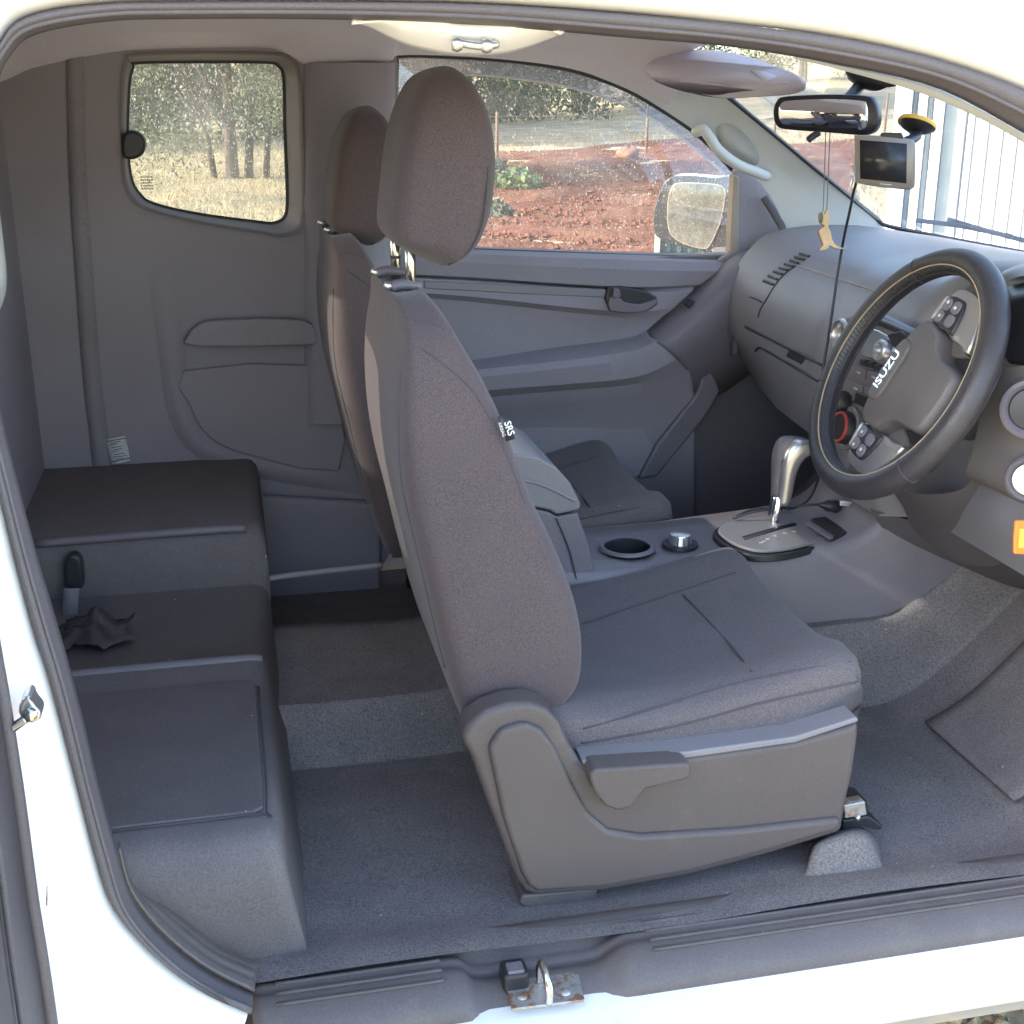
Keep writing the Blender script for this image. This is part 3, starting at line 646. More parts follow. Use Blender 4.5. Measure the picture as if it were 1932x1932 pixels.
# ---- rear belts, label, plastic bag --------------------------------------------------------------------------
def strap(name, L_, Rr, Y, m, parent, n=30):
    a = V3(cr([list(p) for p in AP(L_, Y)], n)); b = V3(cr([list(p) for p in AP(Rr, Y)], n)); return grid(name, [a, [(p+q)/2+Vector((0, -.002, 0)) for p, q in zip(a, b)], b], m, parent, solid=.0016)
be = strap('rear_seat_belt', [(124, 75), (130, 330), (142, 520), (155, 700), (172, 850), (180, 930), (190, 985)], [(156, 75), (163, 330), (176, 520), (190, 700), (207, 850), (217, 930), (228, 985)], 1.4485, WEB, T)
strap('belt_label', [(199, 829), (205, 852), (211, 877)], [(236, 822), (242, 846), (246, 869)], 1.444, PAPER, be)
for k, (x0_, x1_) in enumerate([(209, 228), (206, 222), (211, 230), (213, 229), (209, 222), (214, 233), (213, 236), (218, 230)]):
    t = k/8; y_ = 834+t*36; tube('label_print', AP([(x0_+t*2, y_+1.5), (x1_+t*4, y_-1.5)], 1.4418), .0009, INK, be, n=4)
for (a, b) in (((201, 833), (237, 827)), ((209, 872), (246, 864))): tube('label_rule', AP([a, b], 1.4416), .0011, INK, be, n=4)
prism('belt_buckle', [(150, 990), (162, 985), (168, 1000), (170, 1062), (150, 1066), (140, 1030)], 1.12, 1.15, PLAST, T, bevel=.006, spline=2)
prism('belt_buckle', [(122, 1062), (132, 1048), (150, 1050), (156, 1070), (157, 1112), (126, 1114), (120, 1090)], .955, .985, BLACK, T, bevel=.008, spline=2)
strap('lap_belt', [(120, 1110), (118, 1160), (122, 1215)], [(150, 1110), (146, 1160), (142, 1215)], .93, WEB, T)
bg0 = AZ(170, 1222, zb+.006); bv = []
pb_ = []
for i in range(15):
    row = []
    for j in range(15):
        u, v = i/14*2-1, j/14*2-1; rr = math.sqrt(u*u+v*v); ht = .042*max(0, 1-rr*.85)*(1+.35*math.sin(u*5+v*3)*math.cos(v*4-u*2))+.006*abs(math.sin(u*9+v*7))+.004*abs(math.sin(u*17-v*12))
        row.append(Vector((bg0.x+u*.055*(1+.15*math.sin(v*6)), bg0.y+.05+v*.06*(1+.2*math.sin(u*5)), zb+.004+max(0, ht))))
    pb_.append(row)
pb_[14] = [p+Vector((.01, 0, .022*math.exp(-((k-9)/2.5)**2))) for k, p in enumerate(pb_[14])]; pb_[13] = [p+Vector((.004, 0, .010*math.exp(-((k-9)/2.5)**2))) for k, p in enumerate(pb_[13])]
tag(grid('plastic_bag', pb_, BAG, None, smooth=True), 'crumpled black plastic bag lying on the rear storage bench', 'plastic bag')
# ---- far door ---------------------------------------------------------------------------------------------
DR = empty('far_front_door', A(1050, 800, 1.46), T)
def rowpx(pts, n=60): return V3(cr([list(A(*p)) for p in pts], n))
dl = [
 [(740, 462, 1.515), (890, 470, 1.515), (1200, 480, 1.515), (1392, 487, 1.515)],
 [(740, 470, 1.485), (890, 477, 1.485), (1200, 488, 1.485), (1392, 494, 1.485)],
 [(740, 478, 1.455), (890, 484, 1.455), (1200, 495, 1.455), (1392, 500, 1.455)],
 [(740, 490, 1.443), (890, 497, 1.443), (1200, 510, 1.443), (1390, 512, 1.45)],
 [(740, 512, 1.445), (890, 520, 1.445), (1190, 538, 1.445), (1372, 530, 1.46)],
 [(740, 519, 1.462), (890, 527, 1.462), (1190, 545, 1.462), (1366, 535, 1.465)],
 [(740, 526, 1.447), (890, 533, 1.447), (1190, 552, 1.447), (1355, 548, 1.465)],
 [(740, 546, 1.444), (890, 557, 1.444), (1180, 585, 1.444), (1330, 570, 1.465)],
 [(740, 551, 1.455), (890, 562, 1.455), (1180, 592, 1.457), (1310, 590, 1.462)],
 [(740, 556, 1.462), (890, 567, 1.462), (1180, 598, 1.462), (1290, 605, 1.462)],
 [(740, 640, 1.468), (890, 640, 1.468), (1100, 630, 1.468), (1240, 622, 1.462)],
 [(740, 700, 1.466), (894, 682, 1.466), (1050, 658, 1.466), (1175, 642, 1.462), (1222, 628, 1.455)],
 [(740, 715, 1.42), (900, 693, 1.42), (1055, 672, 1.42), (1180, 655, 1.42), (1228, 640, 1.42)],
 [(740, 722, 1.392), (905, 701, 1.392), (1060, 684, 1.392), (1190, 665, 1.392), (1240, 645, 1.395)],
 [(740, 732, 1.385), (910, 711, 1.385), (1060, 695, 1.385), (1195, 677, 1.388), (1255, 655, 1.392)],
 [(740, 757, 1.388), (925, 733, 1.388), (1065, 722, 1.388), (1200, 708, 1.39), (1275, 676, 1.395)],
 [(740, 766, 1.41), (930, 745, 1.41), (1070, 733, 1.41), (1205, 720, 1.41), (1290, 690, 1.41)],
 [(740, 790, 1.42), (940, 768, 1.42), (1075, 757, 1.42), (1205, 744, 1.42), (1300, 700, 1.42)],
 [(740, 800, 1.432), (945, 778, 1.432), (1080, 768, 1.432), (1200, 762, 1.432), (1305, 720, 1.43)],
 [(740, 830, 1.45), (960, 815, 1.45), (1090, 815, 1.45), (1190, 820, 1.45), (1310, 760, 1.44)],
 [(740, 1050, 1.455), (960, 1050, 1.455), (1100, 1050, 1.455), (1200, 1050, 1.455), (1310, 1050, 1.45)]]
dpn = grid('door_panel', [rowpx(r) for r in dl], PLAST2, DR, solid=.006, soff=1, sharp=24); OND = Surf(dpn)
for pts, r_, m_, nm in (([(780, 519), (900, 527), (1000, 532), (1116, 539), (1204, 545), (1232, 556), (1243, 566)], .0038, BLACK, 'panel_groove'), ([(800, 556), (900, 564), (1000, 573), (1148, 588), (1200, 594), (1230, 596)], .0016, PLAST, 'panel_seam'), ([(880, 704), (960, 694), (1060, 683), (1130, 674), (1197, 664), (1233, 648)], .0022, DASH, 'armrest_edge'), ([(925, 745), (1060, 733), (1200, 719), (1246, 700)], .0024, BLACK, 'armrest_groove'), ([(940, 771), (1075, 759), (1197, 747), (1228, 731)], .0022, PLAST, 'panel_seam')):
    P_ = OND.path(pts, .0012)
    if len(P_) > 2: tube(nm, P_, r_, m_, DR, n=6, samples=36)
P_ = OND.path([(872, 690), (900, 686), (960, 676), (1050, 662), (1120, 651), (1176, 641), (1180, 650), (1120, 662), (1060, 672), (960, 688), (880, 700)], .002)
if len(P_) == 11: slab('armrest_slot', P_, (0, .004, 0), BLACK, DR, bevel=.001)
prism('trim_band', [(800, 530), (900, 534), (1000, 539), (1146, 546), (1146, 562), (1000, 556), (900, 550), (800, 545)], 1.438, 1.448, DASH, DR, bevel=.003)
tube('belt_rubber', AP([(742, 470), (890, 475), (1200, 486), (1384, 492)], 1.497), .0085, BLACK, DR, n=8, samples=30)
# diagonal pull rising to the mirror corner
dg = [[(1222, 628, 1.455), (1270, 585, 1.455), (1335, 525, 1.46), (1372, 490, 1.46), (1392, 480, 1.47)],
      [(1228, 640, 1.42), (1280, 598, 1.42), (1345, 538, 1.425), (1385, 498, 1.43), (1420, 474, 1.44)],
      [(1238, 648, 1.394), (1292, 606, 1.395), (1352, 548, 1.40), (1400, 505, 1.405), (1435, 478, 1.42)],
      [(1258, 660, 1.39), (1312, 618, 1.39), (1375, 560, 1.395), (1425, 520, 1.40), (1460, 480, 1.41)],
      [(1280, 680, 1.395), (1335, 640, 1.395), (1395, 585, 1.40), (1450, 540, 1.405), (1480, 490, 1.41)],
      [(1296, 700, 1.42), (1350, 668, 1.42), (1410, 625, 1.42), (1470, 600, 1.42), (1500, 520, 1.42)],
      [(1300, 760, 1.45), (1360, 740, 1.45), (1420, 700, 1.45), (1480, 680, 1.45), (1520, 600, 1.45)]]
grid('door_pull', [rowpx(r, 30) for r in dg], PLAST, DR, solid=.006, soff=1)
prism('pull_screw_cover', [(1295, 575), (1306, 565), (1312, 570), (1302, 582)], 1.40, 1.43, BLACK, DR, bevel=.002)
# lower front brace of the door pocket
slab('pocket_brace', AP([(1318, 700), (1345, 700), (1360, 740), (1330, 790), (1240, 900), (1205, 905), (1240, 838), (1312, 746), (1322, 726)], 1.425), (0, .02, 0), PLAST, DR, bevel=.008)
prism('speaker_pocket', [(960, 785), (1140, 762), (1180, 775), (1235, 840), (1205, 900), (960, 960)], 1.44, 1.452, PLAST2, DR, bevel=.006, spline=2)
# inside handle
prism('handle_recess', [(1146, 541), (1200, 545), (1226, 552), (1243, 568), (1232, 582), (1205, 590), (1150, 587)], 1.432, 1.45, BLACK, DR, bevel=.005, spline=2)
prism('handle_bezel', [(1150, 562), (1162, 560), (1172, 564), (1180, 571), (1210, 574), (1238, 565), (1240, 572), (1226, 583), (1203, 590), (1152, 587)], 1.426, 1.44, PLAST, DR, bevel=.004, spline=2)
prism('handle_lever', [(1158, 544), (1170, 546), (1172, 560), (1162, 564), (1156, 560)], 1.42, 1.445, PLAST, DR, bevel=.003)
# glass, frame, wind deflector
GD = [(748, 112), (747, 300), (748, 466), (1000, 474), (1392, 487), (1393, 333), (1340, 277), (1290, 236), (1200, 180), (1130, 149), (1060, 128), (960, 114), (860, 107), (760, 103)]
slab('door_glass', AP(GD, 1.525), (0, .004, 0), GLASS_D, DR, bevel=0)
tube('window_frame', AP([(746, 470), (745, 300), (747, 125), (757, 104), (860, 106), (960, 113), (1060, 127), (1130, 147), (1200, 177), (1290, 233), (1340, 274), (1392, 330)], 1.51), .007, BLACK, DR, n=8, samples=70)
prism('rear_frame_post', [(735, 100), (748, 100), (748, 475), (735, 475)], 1.48, 1.54, BLACK, DR, bevel=.002)
dfl = [(752, 98), (860, 101), (960, 108), (1060, 121), (1130, 141), (1200, 171), (1290, 226), (1345, 270), (1395, 322)]
dfb = [(748, 134), (880, 140), (1000, 151), (1060, 162), (1110, 174), (1200, 208), (1280, 257), (1335, 300), (1375, 335)]
da = V3(cr([list(p) for p in AP(dfl, 1.545)], 50)); db = V3(cr([list(p) for p in AP(dfb, 1.575)], 50))
grid('wind_deflector', [da, [(p+q)/2+Vector((0, .006, 0)) for p, q in zip(da, db)], db], SMOKE, DR)
tube('deflector_edge', [p for p in db][::2], .003, mat('acrylic_edge_highlight', (.7, .7, .75), .3), DR, n=6, samples=50)  # highlight along the deflector edge put into a pale tube
tm = A(773, 121, 1.556); text('deflector_print', 'ISUZU', frame_mat(tm, (-1, 0, -.03), (0, .1, 1)), .022, mat('print_pale', (.75, .75, .8), .6), DR, bold=.0006)
# mirror corner sail, window channel
slab('mirror_sail', AP([(1386, 322), (1402, 312), (1425, 330), (1448, 352), (1468, 384), (1484, 420), (1490, 448), (1440, 470), (1380, 484)], 1.475), (0, .02, 0), PLAST2, DR, bevel=.003)
slab('window_channel', AP([(1385, 330), (1395, 333), (1393, 478), (1377, 477)], 1.468), (0, .03, 0), BEIGE, DR, bevel=.003)
slab('sail_foot', AP([(1352, 500), (1360, 488), (1383, 476), (1430, 470), (1462, 455), (1448, 500), (1400, 545), (1368, 540), (1348, 520)], 1.452), (0, .02, 0), PLAST, DR, bevel=.006)
tube('door_gasket', AP([(1441, 372, 1.452), (1464, 409, 1.44), (1477, 440, 1.42), (1455, 486, 1.385), (1419, 536, 1.375), (1396, 581, 1.372), (1389, 631, 1.375), (1386, 670, 1.38)], 1.43), .0085, KNEE, T, n=8, samples=40)
# far door outer skin
grid('door_skin', [[Vector((x, 1.575+.02*math.sin((z-.4)*3), z)) for x in np.linspace(.3, 1.45, 4)] for z in (.4, .7, 1.0, 1.2, 1.225)], WHITE, DR)
grid('rear_quarter_skin', [[Vector((x, 1.575+.02*math.sin((z-.4)*3), z)) for x in np.linspace(-.55, .3, 4)] for z in (.4, .7, 1.0, 1.2)], WHITE, T)
# far exterior mirror
MR = empty('door_mirror', A(1320, 410, 1.72), T)
def mp(px, py): return A(px, py, 1.80-(px-1240)/150*.12)
HM = [(1240, 440), (1237, 412), (1243, 380), (1254, 350), (1268, 334), (1292, 329), (1350, 334), (1392, 343), (1390, 478), (1350, 477), (1300, 468), (1265, 458), (1246, 448)]
hm = V3(cr([list(mp(*p)) for p in HM], 52, True)); dv = Vector((.11, .05, 0)); ctr = sum(hm, Vector())/len(hm)
WHM = mat('mirror_shell_white', (.7, .7, .68), .3, var=.03)
loft('mirror_housing', [[p for p in hm], [p+dv*.1+(p-ctr)*.02 for p in hm], [p+dv*.6+(ctr-p)*.05 for p in hm], [p+dv*.95+(ctr-p)*.25 for p in hm], [p+dv*1.1+(ctr-p)*.6 for p in hm]], WHM, MR)
slab('mirror_bezel', [p-dv*.02+(ctr-p)*.015 for p in hm], -dv*.08, BLACK, MR, bevel=.006)
GM = [(1268, 400), (1270, 372), (1277, 352), (1292, 345), (1350, 347), (1372, 353), (1376, 370), (1366, 420), (1348, 460), (1335, 468), (1300, 459), (1276, 443), (1269, 422)]
gm_ = V3(cr([list(mp(*p)-dv*.115) for p in GM], 48, True))
slab('mirror_face', gm_, -dv*.02, DMIRROR, MR, bevel=.001); tube('mirror_rim', [p-dv*.01 for p in gm_], .0014, BEIGE, MR, n=6, closed=True, samples=70)
slab('mirror_arm', [A(1340, 470, 1.66), A(1392, 470, 1.62), A(1394, 500, 1.56), A(1360, 500, 1.57)], (.03, .05, 0), PLAST, MR, bevel=.006)
# ---- far A pillar, grab handle, visor, windscreen ------------------------------------------------------------------
pl_ = [[(1110, 138, 1.45), (1150, 118, 1.40), (1215, 95, 1.33)], [(1200, 176, 1.45), (1235, 158, 1.42), (1300, 128, 1.34)], [(1290, 232, 1.455), (1330, 208, 1.425), (1374, 184, 1.36)], [(1340, 268, 1.455), (1382, 240, 1.425), (1424, 226, 1.37)], [(1395, 308, 1.455), (1440, 290, 1.425), (1480, 272, 1.38)], [(1440, 352, 1.45), (1490, 332, 1.425), (1535, 318, 1.385)], [(1470, 402, 1.445), (1525, 380, 1.42), (1590, 362, 1.39)], [(1486, 452, 1.44), (1560, 436, 1.415), (1655, 416, 1.395)], [(1490, 480, 1.44), (1580, 470, 1.415), (1680, 445, 1.40)]]
pil = sgrid('far_a_pillar', [[A(*p) for p in r] for r in pl_], 10, 40, PILLAR, T)
ONPIL = Surf(pil); gr_ = ONPIL.path([tuple(p) for p in cr([[1352, 240], [1372, 233], [1398, 246], [1424, 276], [1432, 300], [1424, 312], [1400, 304], [1370, 284], [1354, 260]], 36, True)], .0012)
slab('grip_recess_shade', gr_, (0, .004, 0), mat('grip_pocket_shade', (.5, .52, .5), .6, var=.03), T, bevel=0)  # flush patch in darker pillar colour stands in for the recess shade
tube('grab_handle', AP([(1312, 250, 1.42), (1326, 244, 1.395), (1338, 258, 1.385), (1356, 284, 1.38), (1392, 311, 1.38), (1425, 324, 1.385), (1440, 330, 1.40), (1446, 332, 1.42)], 1.4), .0115, PILLAR, T, n=12, samples=40)
tube('pillar_edge', AP([(1374, 183, 1.355), (1424, 224, 1.365), (1480, 270, 1.375), (1535, 316, 1.382), (1590, 360, 1.388), (1652, 410, 1.395), (1668, 424, 1.38), (1720, 436, 1.30), (1800, 452, 1.2), (1940, 478, 1.0), (2050, 500, .8), (2200, 530, .5)], 1.38), .005, BLACK, T, n=8, samples=60)
VZ = [(1222, 138, 1.34), (1228, 118, 1.36), (1280, 106, 1.34), (1345, 105, 1.27), (1420, 120, 1.13), (1480, 142, 1.0), (1515, 156, .92), (1520, 164, .90), (1500, 170, .92), (1440, 175, 1.0), (1358, 178, 1.13), (1290, 166, 1.24), (1245, 152, 1.31)]
vz = V3(cr([list(A(*p)) for p in VZ], 52, True)); vc = sum(vz, Vector())/len(vz)
visor = loft('sun_visor', [[vc+(p-vc)*.94+Vector((0, 0, -.009)) for p in vz], [p+Vector((0, 0, -.004)) for p in vz], [p+Vector((0, 0, .006)) for p in vz], [vc+(p-vc)*.9+Vector((0, 0, .014)) for p in vz]], LINER, T)
P_ = Surf(visor).path([(1415, 133), (1448, 136), (1490, 157), (1450, 159)], .0015)
if len(P_) == 4: slab('visor_label', P_, (0, 0, .001), mat('visor_label_film', (.85, .82, .85), .5), T, bevel=0)
WS = [[(1.395, 1.40, A(1650, 412, 1.395).z), (1.02, 1.35, 1.645)], [(1.50, 1.1, 1.30), (1.06, 1.1, 1.665)], [(1.53, .8, 1.295), (1.07, .8, 1.67)], [(1.50, .5, 1.30), (1.06, .5, 1.665)], [(1.38, .2, 1.31), (1.0, .22, 1.645)]]
WS[0][0] = tuple(A(1652, 414, 1.395)); WS[0][1] = tuple(A(1340, 150, 1.345))
sgrid('windscreen', [[Vector(p) for p in r] for r in WS], 8, 24, GLASS_W, T)
# near A pillar inner trim under the seal
na = AP([(1500, 104), (1571, 122), (1764, 170), (1932, 254), (2120, 382), (2390, 640)], .032); nb = AP([(1500, 108), (1590, 130), (1764, 184), (1932, 268), (2110, 392), (2370, 650)], .07)
sgrid('near_a_pillar', [na, [(p+q)/2+Vector((0, -.006, 0)) for p, q in zip(na, nb)], nb, [p+Vector((.02, .05, .03)) for p in nb]], 30, 8, PILLAR, T)
for (a, b, c_) in (((1700, 418, 1.42), (1780, 428, 1.4), (1850, 448, 1.3)), ((1760, 416, 1.45), (1840, 440, 1.4), (1932, 470, 1.3))):
    tube('wiper', [A(*a)+Vector((.05, .02, 0)), A(*b)+Vector((.05, .0, .0)), A(*c_)+Vector((.08, 0, .0))], .006, BLACK, T, n=6)
grid('bonnet', [[Vector((x, y, 1.22-.05*(x-1.5)-.06*abs(y-.8)**2)) for y in np.linspace(-.02, 1.62, 10)] for x in np.linspace(1.45, 2.6, 8)], WHITE, T)
# ---- dashboard ------------------------------------------------------------------------------------------------
DB = empty('dashboard', (1.2, .8, .9), T)
#  profile stations along Y: (x, z) from windscreen base over the brow and down the face
def dprof(s):
    far_, mid = s
    return far_
stn = {
 1.415: [(1.40, 1.300), (1.30, 1.300), (1.20, 1.285), (1.15, 1.245), (1.115, 1.19), (1.10, 1.13), (1.105, 1.07), (1.13, 1.03), (1.17, .97)],
 1.33: [(1.45, 1.297), (1.33, 1.298), (1.215, 1.278), (1.16, 1.237), (1.122, 1.18), (1.108, 1.12), (1.112, 1.06), (1.13, 1.02), (1.17, .94)],
 1.20: [(1.50, 1.292), (1.36, 1.294), (1.235, 1.272), (1.18, 1.236), (1.14, 1.18), (1.122, 1.12), (1.122, 1.07), (1.125, 1.03), (1.15, .93)],
 1.0: [(1.53, 1.288), (1.38, 1.292), (1.24, 1.27), (1.182, 1.234), (1.145, 1.18), (1.126, 1.12), (1.12, 1.07), (1.12, 1.03), (1.14, .92)],
 .94: [(1.535, 1.288), (1.38, 1.292), (1.23, 1.272), (1.17, 1.238), (1.135, 1.18), (1.115, 1.12), (1.11, 1.07), (1.11, 1.0), (1.12, .90)],
 .80: [(1.54, 1.288), (1.38, 1.295), (1.22, 1.275), (1.165, 1.24), (1.13, 1.18), (1.112, 1.12), (1.105, 1.05), (1.10, .96), (1.11, .86)],
 .66: [(1.53, 1.288), (1.38, 1.3), (1.22, 1.29), (1.165, 1.255), (1.135, 1.19), (1.115, 1.12), (1.11, 1.05), (1.105, .96), (1.11, .86)],
 .58: [(1.52, 1.288), (1.38, 1.315), (1.24, 1.325), (1.19, 1.30), (1.19, 1.22), (1.18, 1.14), (1.15, 1.06), (1.13, .97), (1.16, .88)],
 .40: [(1.47, 1.29), (1.36, 1.325), (1.24, 1.335), (1.19, 1.31), (1.20, 1.22), (1.19, 1.14), (1.15, 1.06), (1.13, .97), (1.16, .88)],
 .22: [(1.42, 1.29), (1.34, 1.31), (1.23, 1.31), (1.18, 1.28), (1.19, 1.2), (1.18, 1.13), (1.145, 1.06), (1.13, .97), (1.16, .88)],
 .09: [(1.36, 1.28), (1.30, 1.285), (1.22, 1.28), (1.17, 1.25), (1.15, 1.19), (1.14, 1.12), (1.13, 1.05), (1.13, .97), (1.16, .88)]}
ys = sorted(stn, reverse=True)
rows = []
for y in ys: rows.append(cr([[x, y, z] for x, z in stn[y]], 40))
ysf = np.linspace(0, len(ys)-1, 80)
rr = [[np.array(rows[int(t)][j])*(1-(t-int(t)))+np.array(rows[min(int(t)+1, len(ys)-1)][j])*(t-int(t)) for j in range(40)] for t in ysf]
dsh = grid('dash_shell', rr, DASH, DB); ONDASH = Surf(dsh)
def onx(px, py, X, n=None): return AX(px, py, X)
# far face vent slats, pad seam, glovebox gaps
def line(pa, pb, n=6): return [(pa[0]+(pb[0]-pa[0])*i/(n-1), pa[1]+(pb[1]-pa[1])*i/(n-1)) for i in range(n)]
c6 = lambda x, y: (1184+x*.2043, 394.6+y*.2043)     # reading of the enlarged detail
for (a, b) in (((1590, 410), (1680, 436)), ((1545, 440), (1632, 468)), ((1500, 472), (1580, 500)), ((1450, 505), (1530, 530)), ((1400, 540), (1478, 562)), ((1350, 575), (1430, 600)), ((1300, 615), (1385, 648)), ((1255, 660), (1345, 695))):
    P_ = ONDASH.path(line(c6(*a), c6(*b)), .003)
    if len(P_) > 1: tube('vent_slat', P_, .0032, BLACK, DB, n=6)
for pts, r_, m_, nm in ((line(c6(1560, 522), c6(1915, 635), 8)+line(c6(1930, 640), (1649, 548), 6)+[(1700, 562)], .0016, BEIGE, 'pad_seam'), ([c6(1560, 522), c6(1460, 590), c6(1370, 690), c6(1290, 820), c6(1230, 920), c6(1205, 1000)], .0018, BLACK, 'vent_edge'), ([c6(1130, 810), c6(1185, 830), c6(1240, 860)], .0022, BLACK, 'vent_split'), ([c6(1180, 1310), c6(1215, 1280), c6(1270, 1300), c6(1500, 1430), c6(1750, 1580)]+[(1580, 735)], .003, BLACK, 'glovebox_gap'), ([c6(1090, 1085), c6(1300, 1190), c6(1500, 1290), c6(1800, 1440)], .0035, BLACK, 'lid_shadow_gap')):
    P_ = ONDASH.path(pts, .001)
    if len(P_) > 2: tube(nm, P_, r_, m_, DB, n=6, samples=30)
P_ = ONDASH.path([c6(1490, 1300), c6(1640, 1375), c6(1600, 1435), c6(1455, 1360)], .004)
if len(P_) == 4: slab('glovebox_latch', P_, (.012, 0, 0), BLACK, DB, bevel=.002)
box('dash_underside', (1.38, .8, .985), (.36, 1.3, .05), KNEE, DB, bevel=.015)
# centre stack
ST = empty('centre_stack', (1.1, .8, 1.05), T)
def stk(name, pts, X, d, m, bevel=.002, **k): return slab(name, [AX(px, py, X) for px, py in pts], (d, 0, 0), m, ST, bevel=bevel, **k)
stk('stack_panel', [(1588, 600), (1640, 585), (1720, 625), (1715, 700), (1690, 800), (1660, 850), (1580, 850), (1572, 720)], 1.094, .02, PLAST, .006)
stk('stack_hood', [(1612, 588), (1648, 597), (1718, 628), (1716, 640), (1650, 612), (1612, 604)], 1.086, .02, BLACK, .003)
stk('display', [(1640, 618), (1656, 622), (1690, 640), (1688, 690), (1625, 672), (1630, 640)], 1.088, .01, DISPLAY, .003)
stk('hazard_panel', [(1672, 630), (1698, 624), (1712, 634), (1706, 660), (1684, 656)], 1.082, .012, BLACK, .002)
kc = AX(1674, 663, 1.088)
lathe('round_knob', [(.021, 0), (.021, .012), (.017, .018), (.013, .018), (.012, .012), (0, .012)], kc, (-1, 0, .15), SILVER, ST, n=28, cap=False)
k2 = AX(1594, 632, 1.10); lathe('round_vent', [(.03, 0), (.03, .012), (.026, .016), (.022, .012), (.02, .004), (0, .003)], k2, (-1, 0, .1), SILVER, ST, n=28, cap=False)
for (x, y) in ((1627, 684), (1640, 688), (1653, 693), (1664, 698)): stk('radio_button', [(x-5, y-6), (x+6, y-4), (x+5, y+7), (x-6, y+5)], 1.086, .01, BLACK, .001)
for r_, (ya, yb) in enumerate(((692, 716), (722, 746))):
    for c_ in range(3):
        xa = 1608-r_*6+c_*28; sh_ = c_*9
        stk('audio_key', [(xa, ya-4+sh_), (xa+25, ya+5+sh_), (xa+23, yb+2+sh_), (xa-2, yb-8+sh_)], 1.088, .01, PLAST, .0015)
        q = AX(xa+12, (ya+yb)/2+sh_-1, 1.0868); box('key_print', q, (.0006, .013, .003), GREYTXT, ST, bevel=0)
stk('vent_key', [(1614, 738), (1636, 747), (1632, 770), (1610, 760)], 1.085, .012, BLACK, .002)
dc = AX(1604, 808, 1.085)
lathe('climate_dial', [(.03, 0), (.03, .018), (.026, .024), (0, .024)], dc, (-1, 0, .2), BLACK, ST, n=32, cap=False)
lathe('dial_ring', [(.0285, .0215), (.0275, .025), (.025, .0255), (.024, .024)], dc, (-1, 0, .2), RED, ST, n=32, cap=False)
lathe('dial_base', [(.04, -.002), (.04, .006), (.036, .008), (.03, .006)], dc, (-1, 0, .2), PLAST, ST, n=32, cap=False)
kk = AX(1592, 762, 1.088); lathe('climate_knob', [(.024, 0), (.024, .016), (.02, .02), (0, .02)], kk, (-1, 0, .2), BLACK, ST, n=28, cap=False)
# driver side lower dash
LD = empty('driver_dash', (1.12, .25, 1.0), T)
sgrid('lower_panel', [[A(1845, 700, .34), A(1935, 690, .26), A(2060, 690, .16)], [A(1850, 770, .33), A(1935, 775, .25), A(2060, 790, .15)], [A(1835, 850, .33), A(1935, 870, .25), A(2060, 900, .15)], [A(1822, 895, .345), A(1935, 945, .26), A(2060, 1000, .16)], [A(1840, 905, .38), A(1940, 955, .31), A(2060, 1010, .22)]], 20, 20, HUBM, LD)
for (px, py, r_) in ((1946, 772, .034), (1942, 905, .027)):
    c_ = A(px, py, .235); ax = (-.55, -.8, .1)
    lathe('dash_bezel', [(r_*1.25, -.012), (r_*1.25, .004), (r_*1.1, .008), (r_, .004), (r_*.9, -.002)], c_, ax, PLAST, LD, n=30, cap=False)
    lathe('dash_dial', [(r_*.92, -.004), (r_*.85, .002), (r_*.3, .004), (0, .004)], c_, ax, BLACK if py < 800 else SILVER, LD, n=30, cap=False)
slab('binnacle', [A(1905, 560, .36), A(1990, 540, .25), A(1990, 700, .25), A(1900, 690, .36)], (.05, .1, 0), BLACK, LD, bevel=.01)
sgrid('binnacle_hood', [[A(1898, 530, .42), A(1932, 520, .36), A(2000, 520, .25)], [A(1890, 515, .45), A(1932, 503, .40), A(2000, 505, .28)], [A(1900, 508, .50), A(1932, 498, .47), A(2000, 498, .4)]], 10, 10, DASH, LD)
slab('dash_end', [Vector((x, .09, z)) for x, z in stn[.09]]+[Vector((1.5, .09, .86)), Vector((1.5, .09, 1.27))], (0, .02, 0), DASH, LD, bevel=.004)
box('near_kick_panel', (1.4, .085, .72), (.34, .03, .36), KNEE, T, bevel=.01)
box('front_door_jamb', (1.62, .0, .86), (.24, .14, .9), WHITE, T, bevel=.03)
box('rear_corner_panel', (-.50, .0, 1.06), (.24, .1, 1.28), WHITE, T, bevel=.02)
# column shroud and knee area
sgrid('column_shroud', [[A(1660, 900, .52), A(1720, 930, .46), A(1810, 925, .40), A(1850, 880, .38)], [A(1700, 950, .58), A(1770, 985, .50), A(1850, 985, .44), A(1900, 930, .40)], [A(1720, 1000, .65), A(1810, 1060, .56), A(1900, 1060, .5), A(1960, 980, .45)]], 14, 10, KNEE, LD)
sgrid('knee_bolster', [[A(1640, 960, .66), A(1760, 990, .60), A(1860, 985, .52), A(2000, 1010, .4)], [A(1700, 1040, .70), A(1790, 1060, .66), A(1870, 1080, .6), A(2000, 1100, .5)], [A(1790, 1100, .82), A(1860, 1120, .8), A(1930, 1140, .76), A(2040, 1160, .7)]], 16, 12, KNEE, LD)
# ---- steering wheel ----------------------------------------------------------------------------------------------
SWC = Vector((1.004, .439, 1.172)); tl_ = R(26.9)
wu = Vector((math.sin(tl_), 0, math.cos(tl_))); wn = wu.cross(YV)   # towards the driver: -X
if wn.x > 0: wn = -wn
SW = empty('steering_wheel', SWC, T)
def wp(a, r, h=0): return SWC+(wu*math.cos(a)+YV*math.sin(a))*r+wn*h
tube('rim', [wp(2*math.pi*k/48, .189) for k in range(48)], .0205, LEATHER, SW, n=20, closed=True, samples=160)
